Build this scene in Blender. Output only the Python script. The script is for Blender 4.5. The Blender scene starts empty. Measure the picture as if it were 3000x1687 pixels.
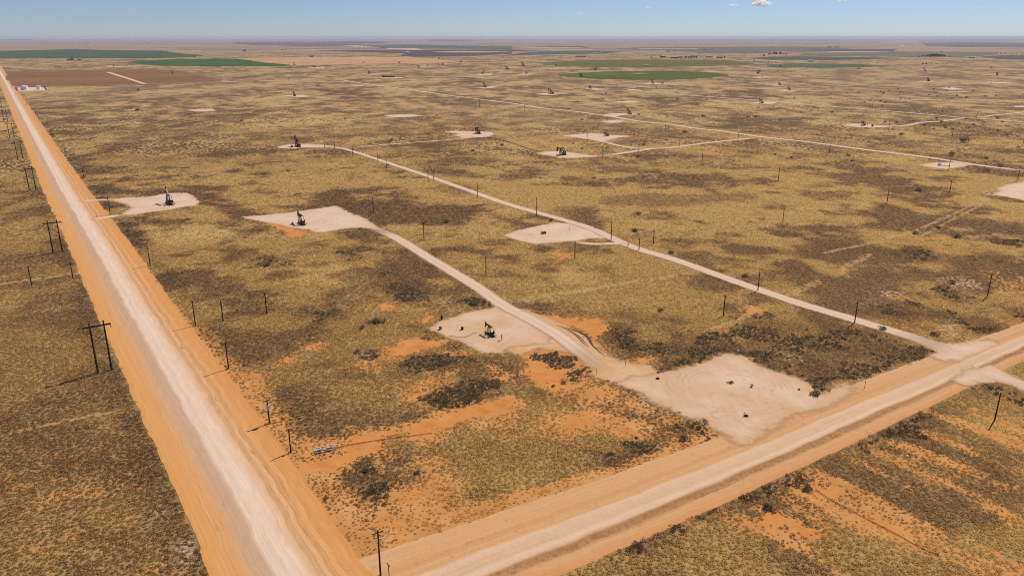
import bpy, bmesh, math, random
import numpy as np
from mathutils import Vector, Matrix

random.seed(7)
rng = np.random.default_rng(11)
scene = bpy.context.scene
COL = scene.collection
R = math.radians

# ------------------------------------------------------------------ survey
# Positions were surveyed off the photograph: a photo point is carried down to
# the flat plain once, here, and everything is then built in metres there.
FOC, CX, CY, HCAM, HORIZ = 2220.0, 1500.0, 843.5, 110.0, 109.0
PITCH = math.atan((CY - HORIZ) / FOC)
PC, PS = math.cos(PITCH), math.sin(PITCH)
TILES = {'Z': (0, 0, .85867), 'R': (1113, 821, 1.911)}
for i, k in enumerate('ABCD'): TILES[k] = (750 * i, 80, 3.4347)
for i, k in enumerate('EFGH'): TILES[k] = (750 * i, 300, 3.4347)
for i, k in enumerate('IJKL'): TILES[k] = (750 * i, 700, 2.8987)
for i, k in enumerate('MNOQ'): TILES[k] = (750 * i, 1187, 2.8987)


def src(k, x, y):
    a, b, s = TILES[k]
    return a + x / s, b + y / s


def G(k, x, y):
    X, Y = src(k, x, y)
    u, v = (X - CX) / FOC, (CY - Y) / FOC
    d = (u, PC + v * PS, -PS + v * PC)
    t = HCAM / -min(d[2], -0.0021)
    return (d[0] * t, d[1] * t)


def Gs(s):
    """'K 12,34 56,78 L 1,2' -> list of ground points"""
    out, k = [], 'Z'
    for w in s.split():
        if ',' in w:
            x, y = w.split(',')
            out.append(G(k, float(x), float(y)))
        else:
            k = w
    return out


def height_at(p, k, x, y):
    """height of a pole standing at p whose top shows at the given point"""
    Y = src(k, x, y)[1]
    v = (CY - Y) / FOC
    # (zr*PC + yr*PS)/(yr*PC - zr*PS) = v
    zr = p[1] * (v * PC - PS) / (PC + v * PS)
    return zr + HCAM


# ------------------------------------------------------------------ noise
def vnoise(x, y, cell, seed):
    X, Y = x / cell, y / cell
    xi, yi = np.floor(X).astype(np.int64), np.floor(Y).astype(np.int64)
    fx, fy = X - xi, Y - yi
    fx, fy = fx * fx * (3 - 2 * fx), fy * fy * (3 - 2 * fy)

    def h(a, b):
        n = (a * 374761393 + b * 668265263 + seed * 974634777) & 0xFFFFFFFF
        n = ((n ^ (n >> 13)) * 1274126177) & 0xFFFFFFFF
        n = (n ^ (n >> 16)) & 0xFFFFFFFF
        n = (n * 2246822519) & 0xFFFFFFFF
        return ((n ^ (n >> 15)) & 0xFFFFFF) / float(0xFFFFFF)
    return ((h(xi, yi) * (1 - fx) + h(xi + 1, yi) * fx) * (1 - fy)
            + (h(xi, yi + 1) * (1 - fx) + h(xi + 1, yi + 1) * fx) * fy)


def fbm(x, y, cell, seed, octs=4):
    a, s, tot = 1.0, 0.0, 0.0
    c, sn = math.cos(.6), math.sin(.6)
    for o in range(octs):
        s = s + a * vnoise(x, y, cell, seed + o * 17)
        tot += a
        a *= .55
        cell *= .47
        x, y = x * c - y * sn, x * sn + y * c
    return s / tot


def sstep(a, b, x):
    t = np.clip((x - a) / (b - a), 0, 1)
    return t * t * (3 - 2 * t)


def sdf(poly, X, Y):
    """signed distance, negative inside"""
    d = np.full(X.shape, 1e18)
    ins = np.zeros(X.shape, bool)
    n = len(poly)
    for i in range(n):
        ax, ay = poly[i]
        bx, by = poly[(i + 1) % n]
        ex, ey = bx - ax, by - ay
        wx, wy = X - ax, Y - ay
        t = np.clip((wx * ex + wy * ey) / (ex * ex + ey * ey + 1e-9), 0, 1)
        d = np.minimum(d, (wx - ex * t) ** 2 + (wy - ey * t) ** 2)
        c = ((ay > Y) != (by > Y))
        with np.errstate(divide='ignore', invalid='ignore'):
            xi = ax + (Y - ay) * ex / (ey if ey != 0 else 1e-12)
        ins ^= (c & (X < xi))
    d = np.sqrt(d)
    return np.where(ins, -d, d)


def line_dist(pl, X, Y):
    d = np.full(X.shape, 1e18)
    for (ax, ay), (bx, by) in zip(pl[:-1], pl[1:]):
        ex, ey = bx - ax, by - ay
        wx, wy = X - ax, Y - ay
        t = np.clip((wx * ex + wy * ey) / (ex * ex + ey * ey + 1e-9), 0, 1)
        d = np.minimum(d, (wx - ex * t) ** 2 + (wy - ey * t) ** 2)
    return np.sqrt(d)


def smooth_line(pts, step):
    """Catmull-Rom through pts, sampled about every step metres"""
    P = [Vector(p) for p in pts]
    P = [P[0] * 2 - P[1]] + P + [P[-1] * 2 - P[-2]]
    out = []
    for i in range(1, len(P) - 2):
        a, b, c, d = P[i - 1], P[i], P[i + 1], P[i + 2]
        n = max(2, int((c - b).length / step))
        for j in range(n):
            t = j / n
            out.append(.5 * ((2 * b) + (c - a) * t + (2 * a - 5 * b + 4 * c - d) * t * t
                             + (3 * b - a - 3 * c + d) * t ** 3))
    out.append(P[-2])
    return [(p.x, p.y) for p in out]


# ------------------------------------------------------------------ materials
def new_mat(name):
    m = bpy.data.materials.new(name)
    m.use_nodes = True
    nt = m.node_tree
    nt.nodes.clear()
    return m, nt, nt.nodes, nt.links


class NB:
    """tiny node-building helper"""
    def __init__(self, name):
        self.m, self.nt, self.N, self.L = new_mat(name)
        self.out = self.N.new('ShaderNodeOutputMaterial')

    def n(self, t, **kw):
        x = self.N.new(t)
        for k, v in kw.items():
            setattr(x, k, v)
        return x

    def put(self, sock, v):
        if isinstance(v, bpy.types.NodeSocket):
            self.L.new(v, sock)
        else:
            sock.default_value = v

    def math(self, op, a, b=0.0, c=0.0, clamp=False):
        x = self.n('ShaderNodeMath', operation=op, use_clamp=clamp)
        self.put(x.inputs[0], a); self.put(x.inputs[1], b); self.put(x.inputs[2], c)
        return x.outputs[0]

    def mix(self, f, a, b, blend='MIX'):
        x = self.n('ShaderNodeMix', data_type='RGBA', blend_type=blend)
        self.put(x.inputs[0], f)
        self.put(x.inputs[6], a if isinstance(a, bpy.types.NodeSocket) else (*a, 1))
        self.put(x.inputs[7], b if isinstance(b, bpy.types.NodeSocket) else (*b, 1))
        return x.outputs[2]

    def mixf(self, f, a, b):
        x = self.n('ShaderNodeMix', data_type='FLOAT')
        self.put(x.inputs[0], f); self.put(x.inputs[2], a); self.put(x.inputs[3], b)
        return x.outputs[0]

    def ramp(self, f, stops, interp='LINEAR'):
        x = self.n('ShaderNodeValToRGB')
        x.color_ramp.interpolation = interp
        el = x.color_ramp.elements
        while len(el) < len(stops):
            el.new(.5)
        for e, (p, c) in zip(el, stops):
            e.position = p
            e.color = (*c, 1) if len(c) == 3 else c
        self.put(x.inputs[0], f)
        return x.outputs[0]

    def rng(self, v, a, b, c=0.0, d=1.0, smooth=True):
        x = self.n('ShaderNodeMapRange', interpolation_type='SMOOTHSTEP' if smooth else 'LINEAR')
        x.clamp = True if not smooth else x.clamp
        self.put(x.inputs[0], v)
        for i, q in enumerate((a, b, c, d)):
            self.put(x.inputs[i + 1], q)
        return x.outputs[0]

    def noise(self, vec, scale, detail=3.0, rough=.55, dist=0.0):
        x = self.n('ShaderNodeTexNoise')
        self.put(x.inputs['Vector'], vec)
        x.inputs['Scale'].default_value = scale
        x.inputs['Detail'].default_value = detail
        x.inputs['Roughness'].default_value = rough
        x.inputs['Distortion'].default_value = dist
        return x.outputs[0]

    def pos(self):
        return self.n('ShaderNodeNewGeometry').outputs['Position']

    def attr(self, name, kind='GEOMETRY'):
        return self.n('ShaderNodeAttribute', attribute_name=name, attribute_type=kind)

    def mapv(self, vec, scale=(1, 1, 1), rot=0.0, loc=(0, 0, 0)):
        x = self.n('ShaderNodeMapping')
        self.put(x.inputs[0], vec)
        x.inputs['Location'].default_value = loc
        x.inputs['Rotation'].default_value = (0, 0, rot)
        x.inputs['Scale'].default_value = scale
        return x.outputs[0]

    def bump(self, h, strength=.3, dist=.2):
        x = self.n('ShaderNodeBump')
        x.inputs['Strength'].default_value = strength
        x.inputs['Distance'].default_value = dist
        self.put(x.inputs['Height'], h)
        return x.outputs[0]

    def finish(self, col, rough=.9, normal=None, metal=0.0, spec=.2, alpha=None):
        p = self.n('ShaderNodeBsdfPrincipled')
        self.put(p.inputs['Base Color'], col if isinstance(col, bpy.types.NodeSocket) else (*col, 1))
        self.put(p.inputs['Roughness'], rough)
        self.put(p.inputs['Metallic'], metal)
        p.inputs['Specular IOR Level'].default_value = spec
        if normal is not None:
            self.L.new(normal, p.inputs['Normal'])
        if alpha is not None:
            t = self.n('ShaderNodeBsdfTransparent')
            x = self.n('ShaderNodeMixShader')
            self.put(x.inputs[0], alpha)
            self.L.new(t.outputs[0], x.inputs[1]); self.L.new(p.outputs[0], x.inputs[2])
            self.L.new(x.outputs[0], self.out.inputs[0])
        else:
            self.L.new(p.outputs[0], self.out.inputs[0])
        return self.m


def simple(name, col, rough=.7, metal=0.0, var=.25, scale=1.5, spec=.3, col2=None):
    b = NB(name)
    tc = b.n('ShaderNodeTexCoord').outputs['Object']
    n = b.noise(tc, scale, 4, .65)
    c2 = col2 or tuple(c * (1 - var * 1.6) for c in col)
    c = b.ramp(n, [(.3, c2), (.5, col), (.75, tuple(min(1, q * (1 + var)) for q in col))])
    return b.finish(c, rough, None, metal, spec)


AZ = R(-33.7)                       # the main road; the section grid follows it
AZC = R(56.8)                       # the cross road
MD = (math.sin(AZ), math.cos(AZ))   # along the main road
MN = (MD[1], -MD[0])                # to its right
CDV = (math.sin(AZC), math.cos(AZC))
CNV = (-CDV[1], CDV[0])             # to the left of the cross road (away from us)

SOIL = (.61, .245, .066)
SAND = (.60, .315, .115)


def ground_material():
    b = NB('dry_grassland')
    p = b.pos()
    sep = b.n('ShaderNodeSeparateXYZ'); b.L.new(p, sep.inputs[0])
    x, y = sep.outputs[0], sep.outputs[1]
    near = b.attr('near').outputs['Fac']
    # broad mottling of the far plain
    n1 = b.noise(b.mapv(p, (1, .62, 1), .5), 1 / 130, 7, .66, .3)
    n2 = b.noise(b.mapv(p, (1, .8, 1), 1.1), 1 / 34, 6, .68, .2)
    n3 = b.noise(p, 1 / 5.0, 3, .6)
    n4 = b.noise(p, 1 / 1.1, 2, .6)
    far_m = b.math('ADD', b.math('MULTIPLY', n1, .5), b.math('MULTIPLY', n2, .5))
    far_m = b.rng(far_m, .435, .55, .0, .92, False)
    m = b.mixf(near, far_m, b.attr('mott').outputs['Fac'])
    m = b.math('ADD', m, b.math('MULTIPLY', b.math('SUBTRACT', n3, .5), .62))  # fine tone noise, also imitating the lit and shaded sides of tufts
    m = b.math('ADD', m, b.math('MULTIPLY', b.math('SUBTRACT', n4, .5), .34), clamp=True)
    grass = b.ramp(m, [(.0, (.140, .084, .042)), (.3, (.220, .134, .060)), (.55, (.335, .208, .081)),
                       (.8, (.43, .278, .104)), (1, (.51, .35, .143))])
    # broad hue drift
    n0 = b.noise(p, 1 / 700, 2, .5)
    grass = b.mix(b.rng(n0, .42, .66, 0, .28), grass, (.36, .225, .115))
    # sand between the tufts
    sand = b.attr('sand').outputs['Fac']
    sn = b.math('ADD', b.math('MULTIPLY', n3, .55), b.math('MULTIPLY', n4, .45))
    sandc = b.ramp(b.noise(p, 1 / 9, 4, .6), [(.3, (.49, .205, .060)), (.55, (.59, .275, .088)), (.75, (.62, .34, .135))])
    col = b.mix(b.rng(b.math('ADD', sn, b.math('MULTIPLY', sand, .85)), .62, .88), grass, sandc)
    # bare orange soil
    soil = b.attr('soil').outputs['Fac']
    rag = b.math('ADD', soil, b.math('MULTIPLY', b.math('SUBTRACT', b.math('ADD', b.math('MULTIPLY', n3, .5), b.math('MULTIPLY', n4, .5)), .5), 2.2))
    soilc = b.ramp(b.noise(p, 1 / 6, 5, .65), [(.28, (.47, .175, .048)), (.5, SOIL), (.75, (.66, .29, .09))])
    col = b.mix(b.rng(rag, .24, .62), col, soilc)
    # pale dust round the pads, faint wheel tracks
    dust = b.attr('dust').outputs['Fac']
    ragd = b.math('ADD', dust, b.math('MULTIPLY', b.math('SUBTRACT', n4, .5), .9))
    col = b.mix(b.math('MULTIPLY', b.rng(ragd, .35, .75), .8), col, (.60, .40, .23))
    trk = b.attr('track').outputs['Fac']
    col = b.mix(b.math('MULTIPLY', b.rng(b.math('ADD', trk, b.math('MULTIPLY', b.math('SUBTRACT', n4, .5), .5)), .3, .8), .6), col, (.50, .285, .115))
    # patchwork of sections of farm land beyond about four kilometres
    rot = b.mapv(p, (1, 1, 1), R(-33.7) * 1)
    w = b.noise(p, 1 / 900, 2, .5)
    off = b.n('ShaderNodeVectorMath', operation='MULTIPLY_ADD')
    b.L.new(w, off.inputs[0]); off.inputs[1].default_value = (160, 160, 0); b.L.new(rot, off.inputs[2])
    snap = b.n('ShaderNodeVectorMath', operation='SNAP')
    b.L.new(off.outputs[0], snap.inputs[0]); snap.inputs[1].default_value = (1610, 805, 1)
    wn = b.n('ShaderNodeTexWhiteNoise', noise_dimensions='3D'); b.L.new(snap.outputs[0], wn.inputs[0])
    fcol = b.ramp(wn.outputs[0], [(0, (.34, .22, .14)), (.22, (.40, .27, .17)), (.38, (.20, .115, .085)), (.5, (.36, .25, .16)),
                                  (.62, (.10, .095, .06)), (.74, (.44, .31, .21)), (.84, (.17, .10, .08)), (.92, (.36, .25, .17))], 'CONSTANT')
    dist = y
    fm = b.math('MULTIPLY', b.rng(b.math('ADD', dist, b.math('MULTIPLY', n0, 1500)), 5600, 7600), .75)
    col = b.mix(fm, col, b.mix(.55, fcol, b.ramp(b.noise(b.mapv(p, (1, .5, 1)), 1 / 420, 5, .65), [(.3, (.17, .11, .075)), (.5, (.33, .215, .14)), (.7, (.47, .33, .22))])))
    h = b.math('ADD', b.math('MULTIPLY', n3, 1.0), b.math('MULTIPLY', n4, .5))
    bs = b.bump(h, .32, .5)
    return b.finish(col, .95, bs, 0, .05)


def gravel_material(name, pale=(.71, .525, .375), warm=(.64, .42, .26), rings=None):
    b = NB(name)
    p = b.pos()
    n1 = b.noise(p, 1 / 16, 4, .6, .4)
    n2 = b.noise(p, 1 / 2.0, 4, .65)
    n3 = b.noise(b.mapv(p, (1, .12, 1), R(33)), 1 / 2.2, 3, .6)
    c = b.ramp(n1, [(.30, warm), (.52, tuple((a + q) / 2 for a, q in zip(pale, warm))), (.66, pale)])
    c = b.mix(b.rng(n2, .48, .8, 0, .35), c, tuple(q * .72 for q in warm))
    c = b.mix(b.rng(n3, .5, .75, 0, .3), c, tuple(min(1, q * 1.12) for q in pale))
    st = b.noise(p, 1 / 5.5, 3, .5, .8)
    c = b.mix(b.rng(st, .60, .74, 0, .5), c, (.50, .265, .115))
    if rings:
        for (cx, cy, r0, r1, per, amt) in rings:
            d = b.n('ShaderNodeVectorMath', operation='DISTANCE')
            jit = b.n('ShaderNodeVectorMath', operation='MULTIPLY_ADD')
            b.L.new(b.noise(p, 1 / 14, 2), jit.inputs[0]); jit.inputs[1].default_value = (5, 5, 0); b.L.new(p, jit.inputs[2])
            b.L.new(jit.outputs[0], d.inputs[0]); d.inputs[1].default_value = (cx, cy, 0)
            dd = d.outputs['Value']
            w = b.math('SINE', b.math('MULTIPLY', dd, 6.283 / per))
            msk = b.math('MULTIPLY', b.rng(dd, r0, r0 + 1.5), b.rng(dd, r1, r1 + 2, 1, 0))
            msk = b.math('MULTIPLY', msk, b.rng(b.noise(p, 1 / 9, 3), .48, .62))
            c = b.mix(b.math('MULTIPLY', b.math('MULTIPLY', b.rng(w, .1, .8), msk), amt), c, (.45, .25, .125))
    bs = b.bump(b.math('ADD', n2, b.math('MULTIPLY', n3, .5)), .35, .12)
    e = b.attr('edge').outputs['Fac']
    big = b.noise(p, 1 / 6, 4, .65)
    # thin worn margin: gravel gives way to red soil, then to nothing
    ew = b.math('ADD', e, b.math('ADD', b.math('MULTIPLY', b.math('SUBTRACT', big, .5), 3.4), b.math('MULTIPLY', b.math('SUBTRACT', n2, .5), 2.0)))
    c = b.mix(b.rng(ew, 2.2, -.3, 0, .55), c, (.57, .32, .135))
    return b.finish(c, .92, bs, 0, .1, b.rng(ew, -1.3, .35))


def uvsep(b):
    uv = b.n('ShaderNodeUVMap', uv_map='UVMap').outputs[0]
    s = b.n('ShaderNodeSeparateXYZ'); b.L.new(uv, s.inputs[0])
    return uv, s.outputs[0], s.outputs[1]


def main_road_material():
    b = NB('graded_dirt_main')
    uv, u, v = uvsep(b)           # u metres from the left edge (0..30), v metres along
    p = b.pos()
    st = b.noise(b.mapv(uv, (1, .010, 1)), 1.9, 4, .6)
    st2 = b.noise(b.mapv(uv, (1, .05, 1), 0, (7, 3, 0)), .55, 4, .65, .3)
    gr = b.noise(p, .9, 4, .65)
    wob = b.math('MULTIPLY', b.math('SUBTRACT', b.noise(b.mapv(uv, (.5, .03, 1)), .7, 3, .6), .5), 1.3)
    uw = b.math('ADD', u, wob)
    f = b.math('DIVIDE', uw, 30.0)
    c = b.ramp(f, [(.0, (.67, .305, .088)), (.20, (.665, .325, .12)), (.25, (.63, .35, .17)), (.30, (.575, .345, .20)),
                   (.375, (.575, .36, .22)), (.395, (.68, .45, .29)), (.42, (.765, .57, .41)), (.47, (.71, .51, .355)), (.51, (.765, .565, .41)), (.56, (.715, .51, .355)),
                   (.61, (.685, .45, .28)), (.67, (.66, .37, .18)), (.78, (.645, .32, .12)), (.9, (.645, .29, .088)), (1, (.62, .265, .078))])
    # grader streaks
    c = b.mix(b.rng(st, .5, .72, 0, .22), c, (.78, .52, .33))
    c = b.mix(b.rng(st, .47, .28, 0, .24), c, (.50, .25, .09))
    lane = b.math('MULTIPLY', b.rng(b.math('ABSOLUTE', b.math('SUBTRACT', u, 15.0)), 3.4, 2.2, 0, 1), b.rng(st2, .5, .62, 0, .5))
    c = b.mix(lane, c, (.80, .61, .45))
    # ruts and clods down the right shoulder, crumbs on both
    r1 = b.rng(b.math('ABSOLUTE', b.math('SUBTRACT', u, b.math('ADD', 22.6, b.math('MULTIPLY', b.math('SUBTRACT', st2, .5), 4)))), 1.9, .5)
    rut = b.rng(b.noise(b.mapv(uv, (1, .09, 1), 0, (31, 0, 0)), 1.1, 5, .7, .5), .56, .7)
    c = b.mix(b.math('MULTIPLY', b.math('MULTIPLY', r1, rut), .75), c, (.30, .14, .055))
    r2 = b.rng(b.math('ABSOLUTE', b.math('SUBTRACT', u, b.math('ADD', 5.2, b.math('MULTIPLY', b.math('SUBTRACT', st2, .5), 5)))), 1.5, .3)
    c = b.mix(b.math('MULTIPLY', b.math('MULTIPLY', r2, rut), .5), c, (.36, .17, .06))
    cl = b.rng(b.noise(b.mapv(uv, (1, .5, 1)), .75, 3, .75), .65, .73)
    lane_off = b.rng(b.math('ABSOLUTE', b.math('SUBTRACT', u, 15.2)), 5.0, 7.5)
    c = b.mix(b.math('MULTIPLY', b.math('MULTIPLY', cl, lane_off), .6), c, (.33, .165, .07))
    c = b.mix(b.rng(gr, .5, .8, 0, .18), c, (.42, .22, .09))
    h = b.math('ADD', b.math('ADD', b.math('MULTIPLY', st, .5), b.math('MULTIPLY', gr, .3)), b.math('MULTIPLY', rut, b.math('MULTIPLY', r1, -.8)))
    return b.finish(c, .93, b.bump(h, .5, .25), 0, .1)


def cross_road_material():
    b = NB('graded_dirt_cross')
    uv, u, v = uvsep(b)           # u metres from the near edge (0..27)
    p = b.pos()
    st = b.noise(b.mapv(uv, (1, .014, 1)), 1.7, 4, .6)
    gr = b.noise(p, .9, 4, .65)
    gr2 = b.noise(p, .35, 4, .7, .4)
    wob = b.math('MULTIPLY', b.math('SUBTRACT', b.noise(b.mapv(uv, (.5, .05, 1)), .9, 3, .6), .5), 1.3)
    f = b.math('DIVIDE', b.math('ADD', u, wob), 27.0)
    # 0 grass edge, .19-.27 bank foot, .30 crest, .33-.58 carriageway, then the far verge
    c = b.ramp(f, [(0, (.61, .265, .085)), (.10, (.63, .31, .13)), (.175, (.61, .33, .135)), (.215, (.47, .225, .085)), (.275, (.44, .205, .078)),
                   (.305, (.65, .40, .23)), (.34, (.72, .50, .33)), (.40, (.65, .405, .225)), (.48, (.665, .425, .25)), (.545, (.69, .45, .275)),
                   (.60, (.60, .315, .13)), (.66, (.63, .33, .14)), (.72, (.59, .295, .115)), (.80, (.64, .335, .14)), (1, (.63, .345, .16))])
    c = b.mix(b.rng(st, .5, .72, 0, .30), c, (.74, .52, .35))
    c = b.mix(b.rng(st, .47, .27, 0, .36), c, (.50, .26, .105))
    cl = b.rng(gr2, .60, .70)
    off = b.rng(b.math('ABSOLUTE', b.math('SUBTRACT', u, 11.8)), 4.2, 5.6)
    c = b.mix(b.math('MULTIPLY', b.math('MULTIPLY', cl, off), .5), c, (.33, .165, .07))
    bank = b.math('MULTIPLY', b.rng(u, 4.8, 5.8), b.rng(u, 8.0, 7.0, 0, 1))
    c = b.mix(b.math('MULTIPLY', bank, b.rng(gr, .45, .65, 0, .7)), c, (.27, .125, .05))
    c = b.mix(b.rng(gr, .5, .8, 0, .18), c, (.42, .22, .09))
    h = b.math('ADD', b.math('MULTIPLY', st, .4), b.math('MULTIPLY', gr, .6))
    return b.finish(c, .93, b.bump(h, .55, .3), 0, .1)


def lease_material():
    b = NB('lease_road_caliche')
    uv, u, v = uvsep(b)           # u 0..1 across
    p = b.pos()
    st = b.noise(b.mapv(uv, (9, .02, 1)), 1.0, 4, .6)
    n = b.noise(p, .5, 4, .6)
    e = b.math('ABSOLUTE', b.math('SUBTRACT', u, .5))
    c = b.ramp(e, [(0, (.62, .43, .275)), (.08, (.68, .48, .32)), (.2, (.70, .51, .35)), (.33, (.655, .455, .295)), (.5, (.63, .41, .24))])
    c = b.mix(b.rng(st, .5, .75, 0, .4), c, (.74, .56, .41))
    c = b.mix(b.rng(n, .55, .8, 0, .35), c, (.47, .28, .14))
    fine = b.noise(p, 1.1, 3, .65)
    al = b.math('SUBTRACT', .5, b.math('ADD', e, b.math('MULTIPLY', b.math('SUBTRACT', b.math('ADD', b.math('MULTIPLY', n, .5), b.math('MULTIPLY', fine, .5)), .5), .5)))
    return b.finish(c, .93, b.bump(b.math('ADD', st, n), .3, .1), 0, .1, b.math('MULTIPLY', b.rng(al, -.02, .20), b.attr('fade').outputs['Fac']))


def field_material(name, col, var=.2, rows=8.0):
    b = NB(name)
    p = b.pos()
    n1 = b.noise(b.mapv(p, (1, 1, 1), R(33.7)), 1 / 260, 4, .6)
    n2 = b.noise(b.mapv(p, (1, .06, 1), R(-56)), 1 / 30, 4, .6)
    n = b.math('ADD', b.math('MULTIPLY', n1, .6), b.math('MULTIPLY', n2, .4))
    c = b.ramp(n, [(.32, tuple(q * (1 - var) for q in col)), (.5, col), (.68, tuple(min(1, q * (1 + var)) for q in col))])
    return b.finish(c, .95, None, 0, .05)


def tuft_material(name, stops, trans=.35):
    b = NB(name)
    t = b.attr('tint', 'INSTANCER').outputs['Fac']
    g = b.n('ShaderNodeTexCoord').outputs['Object']
    n = b.noise(g, 3.0, 2)
    c = b.ramp(b.math('ADD', t, b.math('MULTIPLY', b.math('SUBTRACT', n, .5), .3)), stops)
    c = b.mix(b.attr('olive', 'INSTANCER').outputs['Fac'], c, b.mix(1.0, c, (.80, .87, .62), 'MULTIPLY'))
    d = b.n('ShaderNodeBsdfDiffuse'); b.L.new(c, d.inputs[0])
    tr = b.n('ShaderNodeBsdfTranslucent'); b.L.new(c, tr.inputs[0])
    mx = b.n('ShaderNodeMixShader'); mx.inputs[0].default_value = trans
    b.L.new(d.outputs[0], mx.inputs[1]); b.L.new(tr.outputs[0], mx.inputs[2])
    b.L.new(mx.outputs[0], b.out.inputs[0])
    return b.m


M = {}
M['ground'] = ground_material()
M['main'] = main_road_material()
M['cross'] = cross_road_material()
M['lease'] = lease_material()
M['steel'] = simple('weathered_black_steel', (.042, .032, .030), .6, .2, .4, 1.2, .4, (.055, .026, .016))
M['rust'] = simple('rusty_steel', (.060, .030, .020), .8, .1, .4, 2, .3)
M['pale_steel'] = simple('pale_painted_steel', (.42, .40, .38), .5, .1, .2, 1, .4)
M['wood'] = simple('creosoted_wood', (.050, .034, .026), .85, 0, .35, .8, .2)
M['insul'] = simple('glazed_insulator', (.16, .15, .15), .3, 0, .1, 3, .5)
M['galv'] = simple('galvanised_steel', (.58, .60, .62), .35, .5, .12, 2, .5)
M['white'] = simple('white_tank_paint', (.82, .82, .82), .45, 0, .05, .4, .4)
M['whitepipe'] = simple('weathered_white_pipe', (.78, .70, .56), .6, 0, .25, 2.5, .3)
M['blue'] = simple('faded_blue_plastic', (.12, .22, .34), .5, 0, .1, 2, .4)
M['tyre'] = simple('black_rubber', (.025, .025, .03), .7, 0, .2, 2, .3)
M['bark'] = simple('bark', (.09, .065, .045), .9, 0, .3, 2, .1)
M['leaf'] = simple('dark_tree_leaves', (.040, .055, .030), .8, 0, .5, .25, .1)
def leaf_material(name, col, trans):
    b = NB(name)
    n = b.noise(b.n('ShaderNodeTexCoord').outputs['Object'], .9, 3)
    c = b.ramp(n, [(.3, tuple(q * .6 for q in col)), (.5, col), (.72, tuple(q * 1.5 for q in col))])
    d = b.n('ShaderNodeBsdfDiffuse'); b.L.new(c, d.inputs[0])
    t = b.n('ShaderNodeBsdfTranslucent'); b.L.new(c, t.inputs[0])
    x = b.n('ShaderNodeMixShader'); x.inputs[0].default_value = trans
    b.L.new(d.outputs[0], x.inputs[1]); b.L.new(t.outputs[0], x.inputs[2]); b.L.new(x.outputs[0], b.out.inputs[0])
    return b.m


M['shrubleaf'] = leaf_material('dark_shrub_leaves', (.24, .18, .10), .45)
M['roof'] = simple('sheet_metal_roof', (.45, .46, .48), .5, .2, .1, .3, .4)
M['wall'] = simple('farm_wall', (.50, .46, .40), .8, 0, .15, .3, .2)
M['darkwall'] = simple('dark_shed_wall', (.10, .10, .11), .7, 0, .2, .3, .2)
M['glass'] = simple('dark_window', (.03, .035, .04), .2, 0, .1, 1, .5)


# ------------------------------------------------------------------ object helpers
def tag(o, label=None, cat=None, group=None, kind=None):
    if label: o['label'] = label
    if cat: o['category'] = cat
    if group: o['group'] = group
    if kind: o['kind'] = kind
    return o


def mesh_obj(name, verts, faces, mat, parent=None, uv=None, smooth=False):
    me = bpy.data.meshes.new(name)
    me.from_pydata(verts, [], faces)
    if mat: me.materials.append(mat)
    if uv is not None:
        l = me.uv_layers.new(name='UVMap')
        idx = np.zeros(len(me.loops), np.int32)
        me.loops.foreach_get('vertex_index', idx)
        l.data.foreach_set('uv', np.asarray(uv, np.float32)[idx].ravel())
    if smooth:
        me.polygons.foreach_set('use_smooth', [True] * len(me.polygons))
    me.update()
    o = bpy.data.objects.new(name, me)
    COL.objects.link(o)
    if parent: o.parent = parent
    return o


class MB:
    """collects simple solids; build() links them as ONE mesh object"""
    def __init__(self):
        self.bm = bmesh.new()

    def box(self, c, s, rot=None):
        m = Matrix.Translation(c) @ (rot.to_4x4() if rot else Matrix()) @ Matrix.Diagonal((*s, 1))
        bmesh.ops.create_cube(self.bm, size=1, matrix=m)
        return self

    def bar(self, a, b, w, h=None, up=(0, 0, 1)):
        a, b = Vector(a), Vector(b)
        d = b - a
        L = d.length
        z = d.normalized()
        x = Vector(up).cross(z)
        if x.length < 1e-4: x = Vector((0, 1, 0)).cross(z)
        x.normalize()
        y = z.cross(x)
        m = Matrix((x, y, z)).transposed().to_4x4()
        m.translation = (a + b) / 2
        bmesh.ops.create_cube(self.bm, size=1, matrix=m @ Matrix.Diagonal((w, h or w, L, 1)))
        return self

    def tube(self, a, b, r1, r2=None, seg=8):
        a, b = Vector(a), Vector(b)
        d = b - a
        q = d.to_track_quat('Z', 'Y').to_matrix().to_4x4()
        q.translation = (a + b) / 2
        bmesh.ops.create_cone(self.bm, cap_ends=True, segments=seg, radius1=r1, radius2=r1 if r2 is None else r2,
                              depth=d.length, matrix=q)
        return self

    def prism(self, pts, y0, y1):
        """polygon given in x,z extruded over y"""
        a = [self.bm.verts.new((x, y0, z)) for x, z in pts]
        b = [self.bm.verts.new((x, y1, z)) for x, z in pts]
        n = len(pts)
        self.bm.faces.new(a[::-1]); self.bm.faces.new(b)
        for i in range(n):
            self.bm.faces.new((a[i], a[(i + 1) % n], b[(i + 1) % n], b[i]))
        return self

    def build(self, name, mat, parent=None, bevel=0.0):
        if bevel:
            bmesh.ops.bevel(self.bm, geom=list(self.bm.edges), offset=bevel, segments=1, affect='EDGES')
        bmesh.ops.recalc_face_normals(self.bm, faces=list(self.bm.faces))
        me = bpy.data.meshes.new(name)
        self.bm.to_mesh(me); self.bm.free()
        me.materials.append(mat)
        o = bpy.data.objects.new(name, me)
        COL.objects.link(o)
        if parent: o.parent = parent
        return o


def empty(name, loc=(0, 0, 0), rz=0.0, sc=1.0):
    o = bpy.data.objects.new(name, None)
    o.empty_display_size = .5
    o.location = loc; o.rotation_euler = (0, 0, rz); o.scale = (sc, sc, sc)
    COL.objects.link(o)
    return o


def copy_tree(o, parent=None):
    c = o.copy()
    COL.objects.link(c)
    if parent: c.parent = parent
    for ch in list(o.children):
        copy_tree(ch, c)
    return c


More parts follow.
